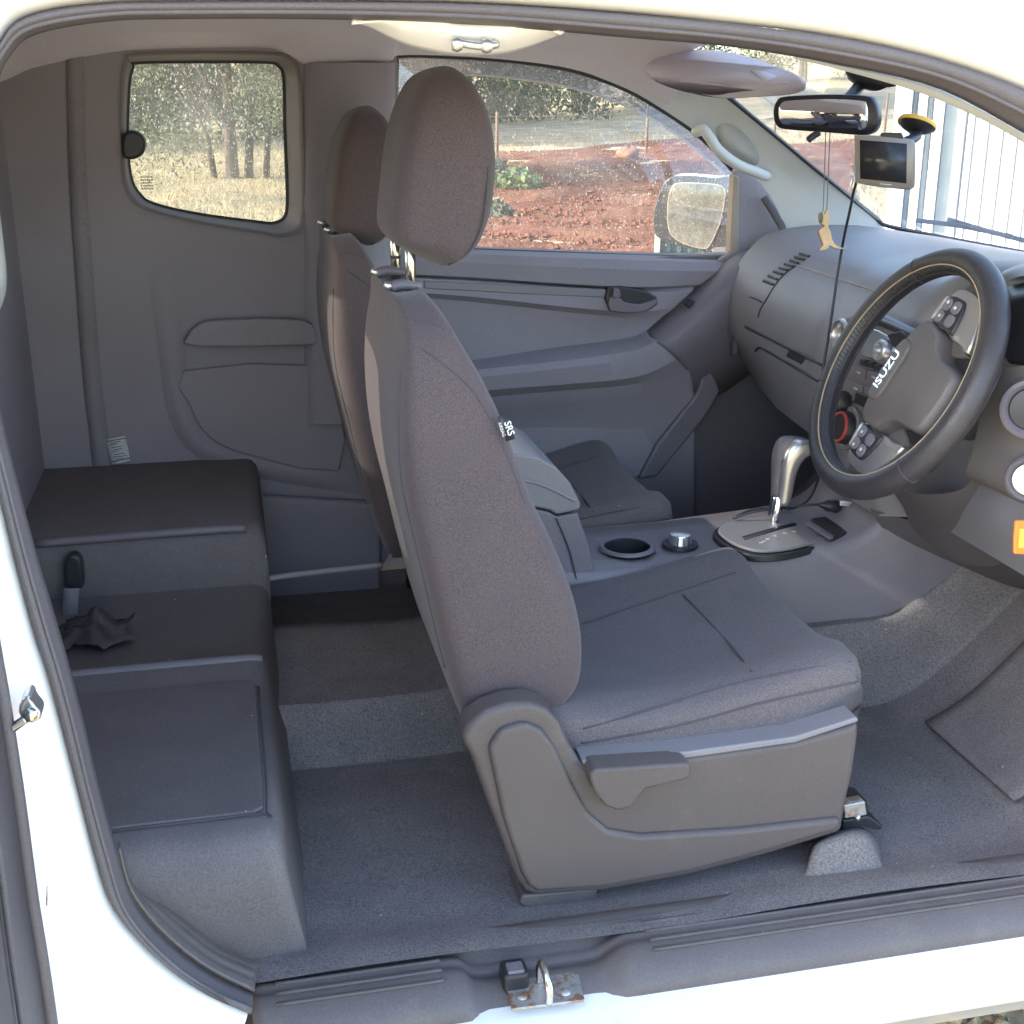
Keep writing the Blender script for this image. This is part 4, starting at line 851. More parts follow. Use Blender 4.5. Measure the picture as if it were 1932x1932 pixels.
# two cover seams: inner laced edge and tan stitch line round the driver's side
def ringline(name, rmaj, h, rad, m, wob=0): tube(name, [wp(2*math.pi*k/96, rmaj+(wob if k % 2 else 0), h) for k in range(96)], rad, m, SW, n=6, closed=True, samples=192)
ringline('rim_edge', .1765, .0163, .0014, STITCH); ringline('rim_edge', .1690, .002, .0018, LEATHER); ringline('rim_edge', .172, -.011, .0016, LEATHER)
join([tube('lace', [wp(2*math.pi*k/150, .1745, .0148), wp(2*math.pi*k/150+.014, .1700, .007)], .0011, LEATHER, None, n=4) for k in range(150)], 'lacing', SW, LEATHER)
for a in (1.9, 4.0, .55):
    tube('cover_seam', [wp(a, .189+.0207*math.cos(b), .0207*math.sin(b)) for b in np.linspace(0, 6.28, 18)], .0012, SEAM, SW, n=4, samples=30)
# hub axes: the logo reads from the lower spoke to the upper spoke
ta_ = Vector((0, 0, 0)); 
def wdir(px, py):   # direction in the wheel plane pointing from hub centre to a sight line
    d = ray(px, py); t = ((SWC-CAM).dot(wn))/d.dot(wn); return (CAM+d*t-SWC)
sxd = (wdir(1815, 605)-wdir(1650, 850)).normalized(); syd = wn.cross(sxd)
def hp(u, v, h=0): return SWC+sxd*u+syd*v+wn*h
def hub_shape(name, pts, h0, h1, m, spline=3, parent=None, inset=.9):
    P = V3(cr([[*hp(u, v, h0)] for u, v in pts], len(pts)*spline, True)); c_ = sum(P, Vector())/len(P)
    return loft(name, [[p for p in P], [p+wn*(h1-h0)*.7 for p in P], [c_+(p-c_)*(1-(1-inset)*.4)+wn*(h1-h0)*.95 for p in P], [c_+(p-c_)*inset+wn*(h1-h0) for p in P]], m, parent or SW, sharp=55)
hub_shape('hub', [(-.088, -.004), (-.06, .014), (0, .02), (.06, .014), (.09, -.004), (.088, -.03), (.084, -.052), (.066, -.072), (.055, -.1), (.05, -.145), (.03, -.158), (-.03, -.158), (-.05, -.145), (-.055, -.1), (-.066, -.072), (-.086, -.052), (-.09, -.03)], -.03, .022, HUBM, inset=.93)
hub_shape('lower_spoke', [(-.06, -.06), (.06, -.06), (.075, -.12), (.09, -.165), (0, -.185), (-.09, -.165), (-.075, -.12)], -.03, -.012, BLACK, inset=.95)
hub_shape('hub_badge_pad', [(-.05, .012), (0, .018), (.045, .012), (.048, -.004), (.038, -.016), (0, -.018), (-.042, -.018), (-.054, -.006)], .016, .026, HUBM, inset=.93)
for s in (1, -1):
    q = lambda pts: [(s*a, b) for a, b in pts]
    hub_shape('spoke', q([(.06, .0), (.12, .0), (.172, -.01), (.178, -.06), (.165, -.09), (.13, -.112), (.07, -.10)]), -.03, -.008, HUBM, inset=.95)
    hub_shape('spoke_trim', q([(.09, -.004), (.135, -.004), (.152, -.018), (.156, -.05), (.15, -.084), (.128, -.106), (.081, -.127), (.084, -.1), (.084, -.075), (.09, -.04)]), -.012, .008, SILVER, inset=.94)
    hub_shape('button_pod', q([(.093, -.006), (.128, -.008), (.138, -.018), (.14, -.04), (.137, -.056), (.118, -.066), (.089, -.071), (.092, -.04)]), .0, .013, BLACK, inset=.93)
    for (u, v) in ((.103, -.018), (.124, -.02), (.105, -.05), (.126, -.046)): hub_shape('wheel_button', q([(u-.008, v-.009), (u+.008, v-.009), (u+.008, v+.009), (u-.008, v+.009)]), .012, .0145, PLAST, inset=.85)
    for (u, v) in ((.104, -.02), (.125, -.045), (.127, -.02)): hub_shape('button_mark', q([(u-.002, v-.0025), (u+.002, v-.0025), (u+.002, v+.0025), (u-.002, v+.0025)]), .0125, .0155, GREYTXT)
    hub_shape('button_chrome', q([(.096, -.004), (.13, -.006), (.13, -.011), (.096, -.009)]), .006, .0150, SILVER)
text('logo_letters', 'ISUZU', frame_mat(hp(-.004, -.001, .0265), sxd, syd), .0235, CHROME, SW, depth=.0016, bold=.0004)
tube('steering_column', [SWC-wn*.02, SWC-wn*.16], .045, PLAST2, SW, n=20)
# ---- console -------------------------------------------------------------------------------------------------------
CN = empty('centre_console', (.85, .8, .55), T)
cs = []
for (x, zt, hw) in [(.36, .80, .11), (.50, .795, .115), (.60, .786, .118), (.75, .786, .118), (.86, .792, .12), (1.0, .80, .125), (1.08, .815, .13), (1.13, .85, .135), (1.2, .93, .14), (1.35, .99, .15), (1.6, 1.0, .16)]:
    cs.append([Vector((x, .81+sy*hw*k, z)) for (sy, k, z) in [(-1, 1.12, .56), (-1, 1.08, .66), (-1, 1.03, zt-.03), (-1, .99, zt-.008), (-1, .93, zt), (-1, .5, zt-.001), (1, .5, zt-.001), (1, .93, zt), (1, .99, zt-.008), (1, 1.03, zt-.03), (1, 1.08, .66), (1, 1.12, .56)]])
csx = [[cr([list(r[j]) for r in cs], 50)[i] for j in range(12)] for i in range(50)]
cbody = loft('console_body', csx, PLAST, CN, sharp=55)
yn = .69
lidp = [(880, 850), (975, 856), (1015, 862), (1050, 882), (1077, 912), (1097, 952), (1094, 963), (1050, 972), (1038, 964), (1005, 957), (880, 950)]
al = prism('armrest_lid', lidp, yn, .93, DASH, CN, bevel=.014, seg=4)
tube('lid_groove', [A(*p, yn-.002) for p in [(960, 903), (1000, 908), (1040, 922), (1085, 945)]], .004, PLAST2, al, n=6, flat=.6)
bx_ = prism('armrest_box', [(880, 952), (1005, 959), (1038, 967), (1050, 975), (1090, 967), (1112, 1030), (1128, 1105), (880, 1120)], yn+.006, .925, PLAST, CN, bevel=.004)
tube('box_seam', [A(*p, yn+.003) for p in [(1050, 978), (1075, 1040), (1090, 1105)]], .0015, SEAM, bx_, n=5)
ztop = .788
cup = AZ(1183, 1033, ztop+.002); 
cut_ = lathe('cutter', [(.043, -.06), (.043, .05)], cup, (0, 0, 1), None, None, n=36); bm_ = cbody.modifiers.new('hole', 'BOOLEAN'); bm_.object = cut_; bm_.operation = 'DIFFERENCE'; bm_.solver = 'EXACT'
bpy.context.view_layer.update()
me_ = bpy.data.meshes.new_from_object(cbody.evaluated_get(bpy.context.evaluated_depsgraph_get())); cbody.modifiers.clear(); cbody.data = me_; bpy.data.objects.remove(cut_)
lathe('cup_holder', [(.0445, .001), (.0425, .0), (.0415, -.058), (.03, -.0595), (0, -.0595)], cup, (0, 0, 1), BLACK, CN, n=36, cap=False)
lathe('cup_rim', [(.052, -.001), (.05, .004), (.047, .005), (.043, .004)], cup, (0, 0, 1), PLAST, CN, n=36, cap=False)
kn = AZ(1283, 1028, ztop+.002)
lathe('drive_knob', [(.023, 0), (.0215, .004), (.0205, .018), (.0195, .022), (.016, .0235), (0, .024)], kn, (0, 0, 1), SILVER, CN, n=32, cap=False)
lathe('knob_base', [(.034, -.001), (.033, .004), (.026, .005), (.022, .004)], kn, (0, 0, 1), BLACK, CN, n=32, cap=False)
for k in range(3):
    a = -2.1+k*.5; tube('knob_rib', [kn+Vector((math.cos(a)*.0225, math.sin(a)*.0225, .003)), kn+Vector((math.cos(a)*.0205, math.sin(a)*.0205, .02))], .0011, BLACK, CN, n=4)
# gear gate
zg = .803
GT = [(1352, 1000), (1380, 985), (1480, 972), (1580, 968), (1590, 985), (1560, 1015), (1500, 1035), (1440, 1042), (1400, 1035), (1365, 1018)]
gp = V3(cr([list(AZ(px, py, zg)) for px, py in GT], 50, True)); gc = sum(gp, Vector())/len(gp)
slab('gate_surround', [gc+(p-gc)*1.06+Vector((0, 0, -.004)) for p in gp], (0, 0, -.014), BLACK, CN, bevel=.003)
gate = slab('gate_plate', [gc+(p-gc)*.97+Vector((0, 0, .003)) for p in gp], (0, 0, -.006), DASH, CN, bevel=.002)
slab('gate_slot', [AZ(px, py, zg+.0042) for px, py in [(1400, 1012), (1470, 992), (1500, 986), (1503, 990), (1472, 998), (1405, 1018)]], (0, 0, -.002), BLACK, gate, bevel=0)
for s, px, py in (('P', 1497, 1003), ('R', 1480, 1006), ('N', 1462, 1011), ('D', 1449, 1017), ('3', 1441, 1021), ('2', 1436, 1024)):
    text('gate_letter', s, frame_mat(AZ(px, py, zg+.0045), (0, -1, 0), (1, 0, .0)), .011, GREYTXT, gate, depth=.0003)
slab('front_tray', [AZ(px, py, zg+.012) for px, py in [(1530, 978), (1620, 962), (1640, 975), (1600, 1005), (1565, 1015)]], (0, 0, -.01), BLACK, CN, bevel=.003)
slab('tray_rail', [AZ(px, py, zg+.016) for px, py in [(1520, 984), (1526, 981), (1573, 1010), (1566, 1014)]], (0, 0, -.006), PLAST, CN, bevel=.001)
# gear lever
GL = empty('gear_lever', AZ(1462, 990, zg), T); Yl = AZ(1462, 990, zg).y
tube('lever_shaft', [A(1462, 992, Yl), A(1464, 965, Yl), A(1466, 950, Yl)], lambda t: .0075-.001*t, CHROME, GL, n=14)
lathe('lever_collar', [(.009, -.02), (.013, -.018), (.014, .015), (.012, .02)], A(1465, 955, Yl), A(1472, 915, Yl)-A(1462, 960, Yl), CHROME, GL, n=20, cap=False)
st_ = [((1459, 950), (1484, 950), .013), ((1460, 925), (1490, 922), .015), ((1461, 890), (1497, 886), .018), ((1463, 860), (1510, 862), .02), ((1470, 838), (1528, 850), .021), ((1482, 828), (1532, 838), .019), ((1495, 826), (1526, 830), .012)]
ring_s, ring_b = [], []
for (a, b, hwid) in st_:
    pa, pb2 = A(*a, Yl), A(*b, Yl); ring_b.append(super_ring((pa+pb2)/2+Vector((0, .008, 0)), (pb2-pa).normalized(), YV, (pb2-pa).length/2, hwid, 20, 3))
    pm = pa.lerp(pb2, .62); ring_s.append(super_ring(pm+Vector((0, -.007, 0)), (pb2-pa).normalized(), YV, (pb2-pa).length*.43, hwid*.85, 20, 2.6))
ring_b = [[V3([cr([list(r[j]) for r in ring_b], 22)[i]])[0] for j in range(20)] for i in range(22)]; ring_s = [[V3([cr([list(r[j]) for r in ring_s], 22)[i]])[0] for j in range(20)] for i in range(22)]
loft('lever_grip', ring_b, PLAST, GL); loft('lever_trim', ring_s, SILVER, GL)
# ---- seats ----------------------------------------------------------------------------------------------------------
def make_seat():
    S = empty('driver_seat', (.5, .45, FZ), T); yc = .45
    ST_ = [((885, 1392), (1030, 1352), .215), ((862, 1335), (1096, 1305), .232), ((840, 1262), (1110, 1232), .238), ((818, 1175), (1098, 1148), .24), ((793, 1070), (1062, 1050), .24), ((772, 985), (1018, 958), .24), ((758, 896), (987, 880), .239), ((753, 800), (955, 795), .238), ((757, 712), (915, 715), .234), ((762, 655), (878, 655), .222), ((758, 615), (848, 605), .20), ((750, 583), (822, 572), .17), ((742, 562), (800, 552), .135), ((740, 553), (788, 546), .10), ((748, 549), (776, 545), .06), ((756, 547), (768, 545), .02)]
    rg = []
    for (a, b, hw) in ST_:
        pa, pb2 = A(*a, yc-hw+.012), A(*b, yc-hw+.012); e = pb2-pa; c_ = (pa+pb2)/2; c_.y = yc
        rg.append(super_ring(c_, e.normalized(), YV, e.length/2, hw, 72, 8.0))
    n_ = 72; cols = [cr([list(r[j]) for r in rg], 60) for j in range(n_)]
    rg = [[Vector(cols[j][i]) for j in range(n_)] for i in range(60)]
    bk_ = loft('backrest', rg, FABRIC, S); OB = Surf(bk_)
    for pts, r_ in (([(757, 702), (754, 787), (757, 896), (775, 987), (795, 1070), (818, 1170), (840, 1260), (860, 1330)], .0016), ([(770, 640), (800, 660), (831, 682), (888, 732), (930, 800), (965, 880), (990, 950)], .0012)):
        P_ = OB.path(pts, .0003)
        if len(P_) > 2: tube('backrest_seam', P_, r_, SEAM, S, n=5, samples=40)
    # seams on the bolster
    def seam(px, hw_off=0, r_=.0016, nm='seam'):
        tube(nm, AP(px, yc-.2385), r_, SEAM, S, n=5, samples=30)
    P_ = OB.path([(765, 600), (790, 606), (815, 609), (838, 622)], .0003)
    if len(P_) > 2: tube('backrest_seam', P_, .0011, SEAM, S, n=5, samples=24)
    # headrest
    HS = [((775, 478), (838, 503), .05), ((752, 466), (862, 501), .085), ((742, 452), (892, 486), .108), ((739, 430), (920, 450), .118), ((744, 390), (940, 385), .124), ((752, 325), (946, 315), .128), ((761, 262), (942, 255), .126), ((775, 205), (926, 200), .118), ((791, 160), (902, 160), .1), ((806, 138), (880, 140), .078), ((824, 127), (860, 129), .045), ((836, 124), (848, 125), .015)]
    hr = []
    for (a, b, hw) in HS:
        pa, pb2 = A(*a, yc-hw*.9), A(*b, yc-hw*.9); e = pb2-pa; c_ = (pa+pb2)/2; c_.y = yc; hr.append(super_ring(c_, e.normalized(), YV, e.length/2, hw, 40, 4.6))
    cols = [cr([list(r[j]) for r in hr], 40) for j in range(40)]
    hd = loft('headrest', [[Vector(cols[j][i]) for j in range(40)] for i in range(40)], FABRIC, S)
    tube('headrest_seam', [A(846, 500, .37), A(885, 474, .345), A(908, 432, .335), A(917, 380, .33), A(922, 315, .328)], .0014, SEAM, hd if False else S, n=5, samples=30)
    for (dy, px, py) in ((-.065, 775, 540), (.065, 747, 514)):
        b_ = A(px, py, yc+dy); tube('headrest_post', [b_-Vector((.0, 0, .02)), b_+Vector((.0, 0, .075))], .0072, STEEL, S, n=14)
        lathe('post_notch', [(.0077, -.002), (.0077, .002)], b_+Vector((0, 0, .022)), (0, 0, 1), BLACK, S, n=14, cap=False) if dy > 0 else None
        tube('post_guide', [b_+Vector((-.026, -.0, .0)), b_+Vector((-.012, 0, .003)), b_+Vector((.014, 0, .0))], lambda t: .0105, PLAST, S, n=12, flat=.7)
        lathe('guide_button', [(.0045, -.006), (.0055, .0), (.004, .006), (0, .007)], b_+Vector((-.03, -.003, .002)), (-1, 0, .3), SILVER, S, n=12, cap=False)
    # cushion
    rg = []
    base = [(.36, .70), (.36, .745), (.40, .762), (.50, .752), (.60, .757), (.70, .775), (.78, .795), (.825, .803), (.848, .795), (.856, .775), (.852, .72), (.835, .68), (.70, .655), (.5, .645)]
    for (y, s, bol) in [(.197, .80, -.006), (.200, .94, .0), (.206, .985, .006), (.225, 1, .014), (.26, 1, .016), (.30, 1, .004), (.34, 1, -.004), (.45, 1.0, -.006), (.56, 1, -.004), (.60, 1, .004), (.64, 1, .016), (.675, 1, .014), (.694, .985, .006), (.70, .94, 0)]:
        pr = cr([[x, z] for x, z in base], 48, True)
        rg.append([Vector((.61+(p[0]-.61)*(s if s > .9 else .985)+(-.0), y, .735+(p[1]-.735)*s+(bol if p[1] > .735 else 0))) for p in pr])
    cu_ = loft('cushion', rg, FABRIC2, S); ON = Surf(cu_)
    for pts in ([(1097, 1402), (1180, 1388), (1263, 1372), (1350, 1350), (1436, 1326), (1530, 1305), (1618, 1286)], [(1100, 1375), (1186, 1351), (1315, 1311), (1421, 1282), (1520, 1262), (1605, 1248)], [(1289, 1122), (1330, 1165), (1373, 1212), (1418, 1268)], [(1100, 1178), (1180, 1150), (1278, 1117), (1340, 1096), (1388, 1080)], [(1420, 1078), (1476, 1115), (1550, 1180), (1612, 1236)]):
        P_ = ON.path(pts, .0004)
        if len(P_) > 2: tube('cushion_seam', P_, .0017, SEAM, S, n=5, samples=30)
    # plastic side shield
    CV = [(870, 1395), (884, 1366), (918, 1343), (958, 1329), (1000, 1325), (1035, 1338), (1058, 1365), (1076, 1405), (1095, 1438), (1112, 1446), (1300, 1427), (1500, 1399), (1600, 1372), (1622, 1360), (1622, 1388), (1612, 1460), (1598, 1520), (1590, 1572), (1450, 1615), (1300, 1655), (1135, 1685), (1012, 1692), (990, 1685), (975, 1660), (930, 1540), (890, 1430)]
    cov = prism('side_shield', CV, .160, .212, COVER, S, bevel=.011, seg=4)
    RF = [(922, 1412), (945, 1378), (990, 1364), (1022, 1376), (1048, 1412), (1080, 1478), (1110, 1535), (1148, 1568), (1210, 1578), (1400, 1566), (1588, 1545), (1586, 1566), (1450, 1607), (1300, 1647), (1135, 1677), (1014, 1684), (998, 1674), (985, 1650), (950, 1545)]
    prism('shield_face', RF, .150, .170, COVER, S, bevel=.008, seg=4)
    prism('recliner_lever', [(1112, 1464), (1122, 1452), (1298, 1440), (1306, 1448), (1303, 1468), (1285, 1474), (1218, 1490), (1192, 1524), (1168, 1531), (1142, 1522), (1120, 1492)], .128, .17, COVER, S, bevel=.006, seg=3)
    prism('shield_lip_highlight', [(1098, 1436), (1300, 1418), (1500, 1390), (1618, 1353), (1621, 1362), (1500, 1402), (1300, 1431), (1104, 1448)], .158, .20, DASH, S, bevel=.003)  # highlight along the shield's top edge put into a paler lip
    # seat frame, rails and feet
    prism('rail_foot', [(985, 1690), (1130, 1676), (1122, 1702), (1060, 1718), (1000, 1722), (980, 1705)], .17, .25, SILLM, S, bevel=.004)
    prism('seat_rail', [(1010, 1600), (1590, 1510), (1638, 1512), (1640, 1535), (1625, 1548), (1590, 1580), (1010, 1690)], .205, .25, BLACK, S, bevel=.004)
    prism('rail_bracket', [(1592, 1520), (1632, 1512), (1636, 1538), (1595, 1545)], .19, .21, RUST, S, bevel=.002)
    lathe('rail_bolt', [(.0, .004), (.004, .003), (.005, 0)], A(1618, 1543, .188), (0, -1, 0), CHROME, S, n=12, cap=False)
    prism('rail_end', [(1590, 1548), (1640, 1540), (1668, 1560), (1660, 1568), (1630, 1560), (1590, 1578)], .20, .24, BLACK, S, bevel=.003)
    # far side rail and base box keep the seat standing
    box('seat_pan', (.60, .45, .645), (.42, .42, .07), BLACK, S, bevel=.01)
    box('seat_rail', (.62, .655, .56), (.50, .03, .13), BLACK, S, bevel=.004)
    return S
seat = make_seat()
# airbag tag on the driver's bolster
tgp = AP([(939, 787), (957, 784), (972, 828), (955, 833)], .205)
ttag = slab('airbag_tag', tgp, (0, .0015, 0), BLACK, seat, bevel=0)
dcx = (tgp[2]-tgp[1]).normalized(); cc_ = sum(tgp, Vector())/4
text('tag_print', 'SRS', frame_mat(cc_+Vector((.003, -.0012, 0)), dcx, (1, 0, 0)), .0125, GREYTXT, seat, depth=.0003, bold=.0002)
text('tag_print', 'AIRBAG', frame_mat(cc_+Vector((-.0065, -.0012, -.001)), dcx, (1, 0, 0)), .0058, GREYTXT, seat, depth=.0003)
# passenger seat: copies of each part
ps = seat.copy(); ps.name = 'passenger_seat'; col.objects.link(ps); ps.location = seat.location+Vector((-.02, .76, 0))
for ch in list(seat.children):
    if ch.name.startswith(('airbag_tag', 'tag_print', 'side_shield', 'shield_', 'recliner', 'rail_b')): continue
    c_ = ch.copy(); col.objects.link(c_); c_.parent = ps
    if ch.name.startswith('headrest') and not ch.name.startswith('headrest_post'): c_.location.z -= .055
    if ch.name.startswith('headrest_post'): c_.location.z -= .05
# seat mount hump and floor mat in the driver's footwell
sgrid('seat_mount', [[A(1490, 1690, .12), A(1560, 1670, .12), A(1640, 1655, .12), A(1690, 1650, .12)], [A(1520, 1640, .15), A(1545, 1598, .15), A(1630, 1580, .15), A(1672, 1640, .15)], [A(1520, 1620, .19), A(1550, 1582, .19), A(1628, 1566, .19), A(1675, 1625, .19)], [A(1520, 1600, .25), A(1550, 1575, .25), A(1625, 1560, .25), A(1680, 1600, .25)]], 20, 14, CARPET, T)
MATM = mat('floor_mat', g(.11, .105, .103), 1, var=.1, vscale=20, bump=1, bscale=400, c2=(.18, .16, .13), c2scale=6, c2lo=.5, c2hi=.85, grain=.3, gscale=350, lint=.05)
fm = []
for u in np.linspace(0, 1, 14):
    fm.append([Vector((1.16+.4*v, .24+.27*u, FZ+.012+sm(1.12, 1.6, 1.16+.4*v)*.33+.002*math.sin(v*20)*math.sin(u*9))) for v in np.linspace(0, 1, 26)])
fmo = grid('floor_mat', fm, MATM, None, solid=.006); tag(fmo, 'grey ribbed floor mat lying in the driver footwell', 'floor mat')
for k in range(5):
    y = .28+k*.046; tube('mat_rib', [Vector((x, y, FZ+.0135+sm(1.12, 1.6, x)*.33)) for x in np.linspace(1.19, 1.5, 8)], .0014, MATM, fmo, n=5)
# ---- rear door (open), check strap ------------------------------------------------------------------------------------
RD = empty('rear_door', (-.27, -.3, .45), T)
dpx = [(0, 1330), (28, 1512), (52, 1689), (73, 1817), (90, 1932)]
e0 = V3(cr([list(p) for p in AP([(-70, 800), (-30, 1150)]+dpx+[(105, 2050)], -.085)], 20))
grid('door_card', [[p+Vector((-.045*u-.006*math.sin(u*9), -.75*u, 0)) for p in e0] for u in np.linspace(0, 1, 12)], KNEE, RD, solid=.03, soff=1)
tube('door_edge_seal', [p+Vector((.002, .004, 0)) for p in e0], .008, RUBBER, RD, n=8)
for a in (.14, .26): tube('card_crease', [p+Vector((-.045*a+.003, -.75*a+.02*math.sin(i*.2), 0)) for i, p in enumerate(e0)], .004, KNEE, RD, n=6)
grid('door_outer_skin', [[p+Vector((-.045*u-.07, -.75*u, 0)) for p in e0] for u in np.linspace(0, 1, 4)], WHITE, RD)
hs = empty('door_check', A(45, 1340, -.06), T)
prism('check_bracket', [(34, 1345), (40, 1322), (56, 1312), (62, 1325), (68, 1335), (76, 1345), (76, 1358), (62, 1366), (45, 1362)], -.075, -.045, SILVER, hs, bevel=.004, spline=2)
tube('check_pin', [A(58, 1348, -.085), A(58, 1348, -.04)], .007, STEEL, hs, n=12)
slab('check_arm', AP([(45, 1352), (60, 1358), (20, 1388), (-20, 1420), (-28, 1408), (10, 1375)], -.083), (0, .006, 0), BLACK, hs, bevel=.001)
slab('check_link', AP([(20, 1372), (44, 1356), (50, 1364), (24, 1380)], -.088), (0, .004, 0), SILVER, hs, bevel=.001)
# paint scratches on the jamb
for (a, b) in (((89, 1672), (88, 1708)), ((68, 1770), (66, 1776))): tube('paint_chip', AP([a, b], -.072), .0009, RUST, T, n=5)
# ---- rear-view mirror --------------------------------------------------------------------------------------------------
RM = empty('rear_view_mirror', A(1558, 215, .8), T)
def mq(px, py): return A(px, py, .87-(px-1460)/200*.16)
HR = [(1458, 205), (1464, 190), (1480, 182), (1560, 178), (1632, 181), (1648, 192), (1655, 215), (1652, 240), (1640, 252), (1620, 255), (1560, 250), (1480, 244), (1463, 236), (1458, 222)]
hr_ = V3(cr([list(mq(*p)) for p in HR], 56, True)); md = (hr_[10]-hr_[40]).cross(Vector((0, 0, 1))).normalized()
md = Vector((.78, .62, 0)).normalized(); hc = sum(hr_, Vector())/len(hr_)
loft('mirror_housing', [[hc+(p-hc)*.97 for p in hr_], [p+md*.004 for p in hr_], [p+md*.018 for p in hr_], [hc+(p-hc)*.8+md*.034 for p in hr_]], BLACK, RM)
gl_ = V3(cr([list(mq(*p)-md*.0015) for p in [(1470, 212), (1474, 196), (1490, 190), (1560, 187), (1625, 190), (1636, 198), (1638, 222), (1634, 240), (1618, 245), (1560, 241), (1490, 236), (1474, 230)]], 48, True))
slab('mirror_face', gl_, md*.001, MIRROR, RM, bevel=0)
tube('mirror_stem', [hc+md*.03, A(1605, 182, .84), A(1618, 166, .86), A(1626, 157, .87)], .011, BLACK, RM, n=10, samples=16)
sgrid('mirror_bracket', [[A(1585, 128, .90), A(1640, 136, .86), A(1690, 150, .80)], [A(1605, 140, .88), A(1640, 150, .84), A(1695, 160, .80)], [A(1625, 155, .87), A(1650, 163, .84), A(1680, 165, .81)]], 10, 8, BLACK, RM, solid=.01)
tube('dip_tab', [mq(1545, 250), mq(1537, 258)+md*-.01, mq(1533, 264)+md*-.016], .006, BLACK, RM, n=8)
# ================================================================== LOOSE THINGS
# sat nav
SN = empty('satellite_navigator', A(1670, 350, .66)); tag(SN, 'grey portable satellite navigator with dark screen on a windscreen suction mount', 'navigator')
def sq(px, py): return A(px, py, .70-(px-1615)/110*.05)
sp = V3(cr([list(sq(*p)) for p in [(1613, 262), (1617, 255), (1660, 256), (1715, 262), (1726, 268), (1728, 280), (1727, 345), (1722, 355), (1712, 358), (1660, 353), (1622, 346), (1614, 338)]], 48, True)); sc = sum(sp, Vector())/len(sp); sn = Vector((.42, .9, -.05)).normalized()
loft('casing', [[sc+(p-sc)*.97 for p in sp], [p+sn*.003 for p in sp], [p+sn*.014 for p in sp], [sc+(p-sc)*.9+sn*.02 for p in sp]], GPSM, SN)
slab('screen', [sq(*p)-sn*.0012 for p in [(1622, 264), (1711, 271), (1710, 346), (1623, 337)]], sn*.001, SCREEN, SN, bevel=0)
slab('print_mark', [sq(*p)-sn*.0012 for p in [(1660, 345.5), (1682, 347.5), (1682, 350), (1660, 348)]], sn*.001, GREYTXT, SN, bevel=0)
slab('top_clip', [sq(*p) for p in [(1663, 250), (1702, 250), (1706, 262), (1660, 262)]], sn*.02, BLACK, SN, bevel=.003)
tube('mount_arm', [sq(1690, 275)+sn*.02, sq(1712, 268)+sn*.05, A(1728, 258, .72), A(1730, 246, .735)], .009, BLACK, SN, n=10, samples=16)
lathe('suction_cup', [(0, .012), (.012, .012), (.024, .006), (.031, 0), (.032, -.004), (.03, -.006), (0, -.004)], A(1729, 237, .74), (-.35, -.2, -.85), BLACK, SN, n=28, cap=False)
lathe('cup_rim', [(.0325, .0005), (.034, -.003), (.032, -.007)], A(1729, 237, .74), (-.35, -.2, -.85), YELLOW, SN, n=28, cap=False)
# charging lead
CB = empty('charging_lead', A(1590, 952, .80)); tag(CB, 'thin black charging lead running from the navigator down past the dash to the socket', 'cable')
tube('cord', [sq(1616, 344)+sn*.01, A(1610, 365, .73), A(1604, 395, .78), A(1592, 450, .85), A(1580, 520, .86), A(1570, 590, .845), A(1562, 640, .83), A(1554, 690, .82), A(1548, 760, .81), A(1550, 840, .81), A(1546, 895, .81), A(1525, 943, .84), A(1482, 962, .80), A(1425, 960, .86), A(1385, 978, .84), A(1420, 966, .83), A(1500, 955, .81), A(1545, 952, .80)], .0026, BLACK, CB, n=6, samples=110)
pg = [A(1545, 952, .80), A(1640, 962, .80)]; pd = (pg[1]-pg[0]).normalized()
lathe('socket_plug', [(0, -.01), (.004, -.008), (.006, 0), (.011, .008), (.012, .03), (.0105, .032), (.0105, .036), (.012, .038), (.0125, .075), (.011, .08), (.011, .092), (0, .093)], A(1553, 953, .80), pd, BLACK, CB, n=18, cap=False)
slab('plug_label', [A(1585, 945, .784), A(1610, 947, .784), A(1610, 956, .784), A(1585, 954, .784)], (0, .001, 0), PAPER, CB, bevel=0)
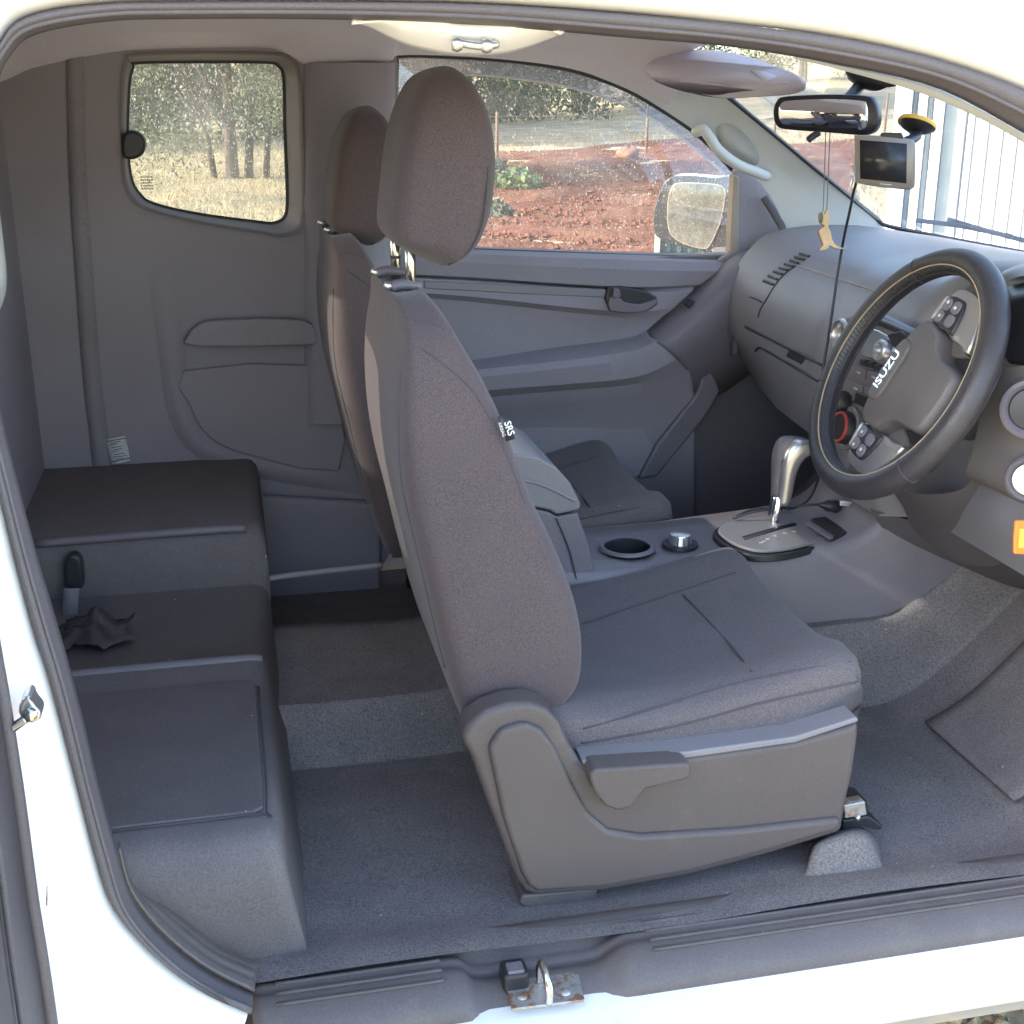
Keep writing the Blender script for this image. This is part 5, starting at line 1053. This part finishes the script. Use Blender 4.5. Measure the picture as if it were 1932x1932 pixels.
for k in range(5): tube('label_print', [A(1590+k*4, 948.5, .7835), A(1590+k*4, 952.5, .7835)], .0006, INK, CB, n=4)
# hanging wooden cutout
c3 = lambda x, y: (1184+x*.387, y*.387)
OR = empty('hanging_ornament', A(1558, 470, .84)); tag(OR, 'small painted wooden animal cutout hanging by two strings from the rear view mirror', 'ornament')
ow = [(940, 1042), (953, 1030), (962, 1046), (976, 1018), (987, 1060), (984, 1098), (978, 1108), (990, 1125), (998, 1165), (1012, 1192), (1040, 1207), (1072, 1212), (1038, 1215), (1006, 1209), (984, 1196), (982, 1206), (970, 1216), (940, 1222), (943, 1210), (957, 1195), (942, 1155), (936, 1128), (948, 1112), (966, 1102), (944, 1088), (938, 1065)]
prism('wood_cutout', [c3(*p) for p in ow], .838, .843, WOODM, OR, bevel=.0006, seg=1)
prism('painted_edge', [c3(x-5 if x < 975 else x-2, y+1) for x, y in ow], .8432, .847, REDWOOD, OR, bevel=.0004, seg=1)
prism('green_patch', [c3(*p) for p in [(938, 1045), (950, 1036), (955, 1060), (950, 1085), (940, 1088)]], .836, .8379, mat('green_paint', (.12, .2, .1), .7), OR, bevel=0)
for (a, b) in (((1566, 250), (1560, 396)), ((1558, 250), (1553, 400))): tube('string', [A(a[0], a[1], .80), A((a[0]+b[0])/2, (a[1]+b[1])/2, .82), A(b[0], b[1], .84)], .0009, mat('string_%d' % a[0], (.2, .2, .22), .9), OR, n=5)
# orange key tag
KT = empty('key_tag', A(1935, 1040, .2)); tag(KT, 'orange plastic key tag hanging below the ignition at the right edge', 'key tag')
prism('tag_frame', [(1914, 1040), (1917, 992), (1925, 983), (1985, 985), (1990, 1000), (1985, 1040), (1975, 1048), (1922, 1046)], .20, .206, ORANGE, KT, bevel=.002, spline=2)
prism('tag_insert', [(1922, 1034), (1925, 998), (1980, 998), (1978, 1036)], .1985, .20, YELLOW, KT, bevel=.0004)
tube('key_ring', [A(1940, 985, .203), A(1946, 960, .21), A(1944, 935, .22), A(1942, 915, .23)], .0025, STEEL, KT, n=6)
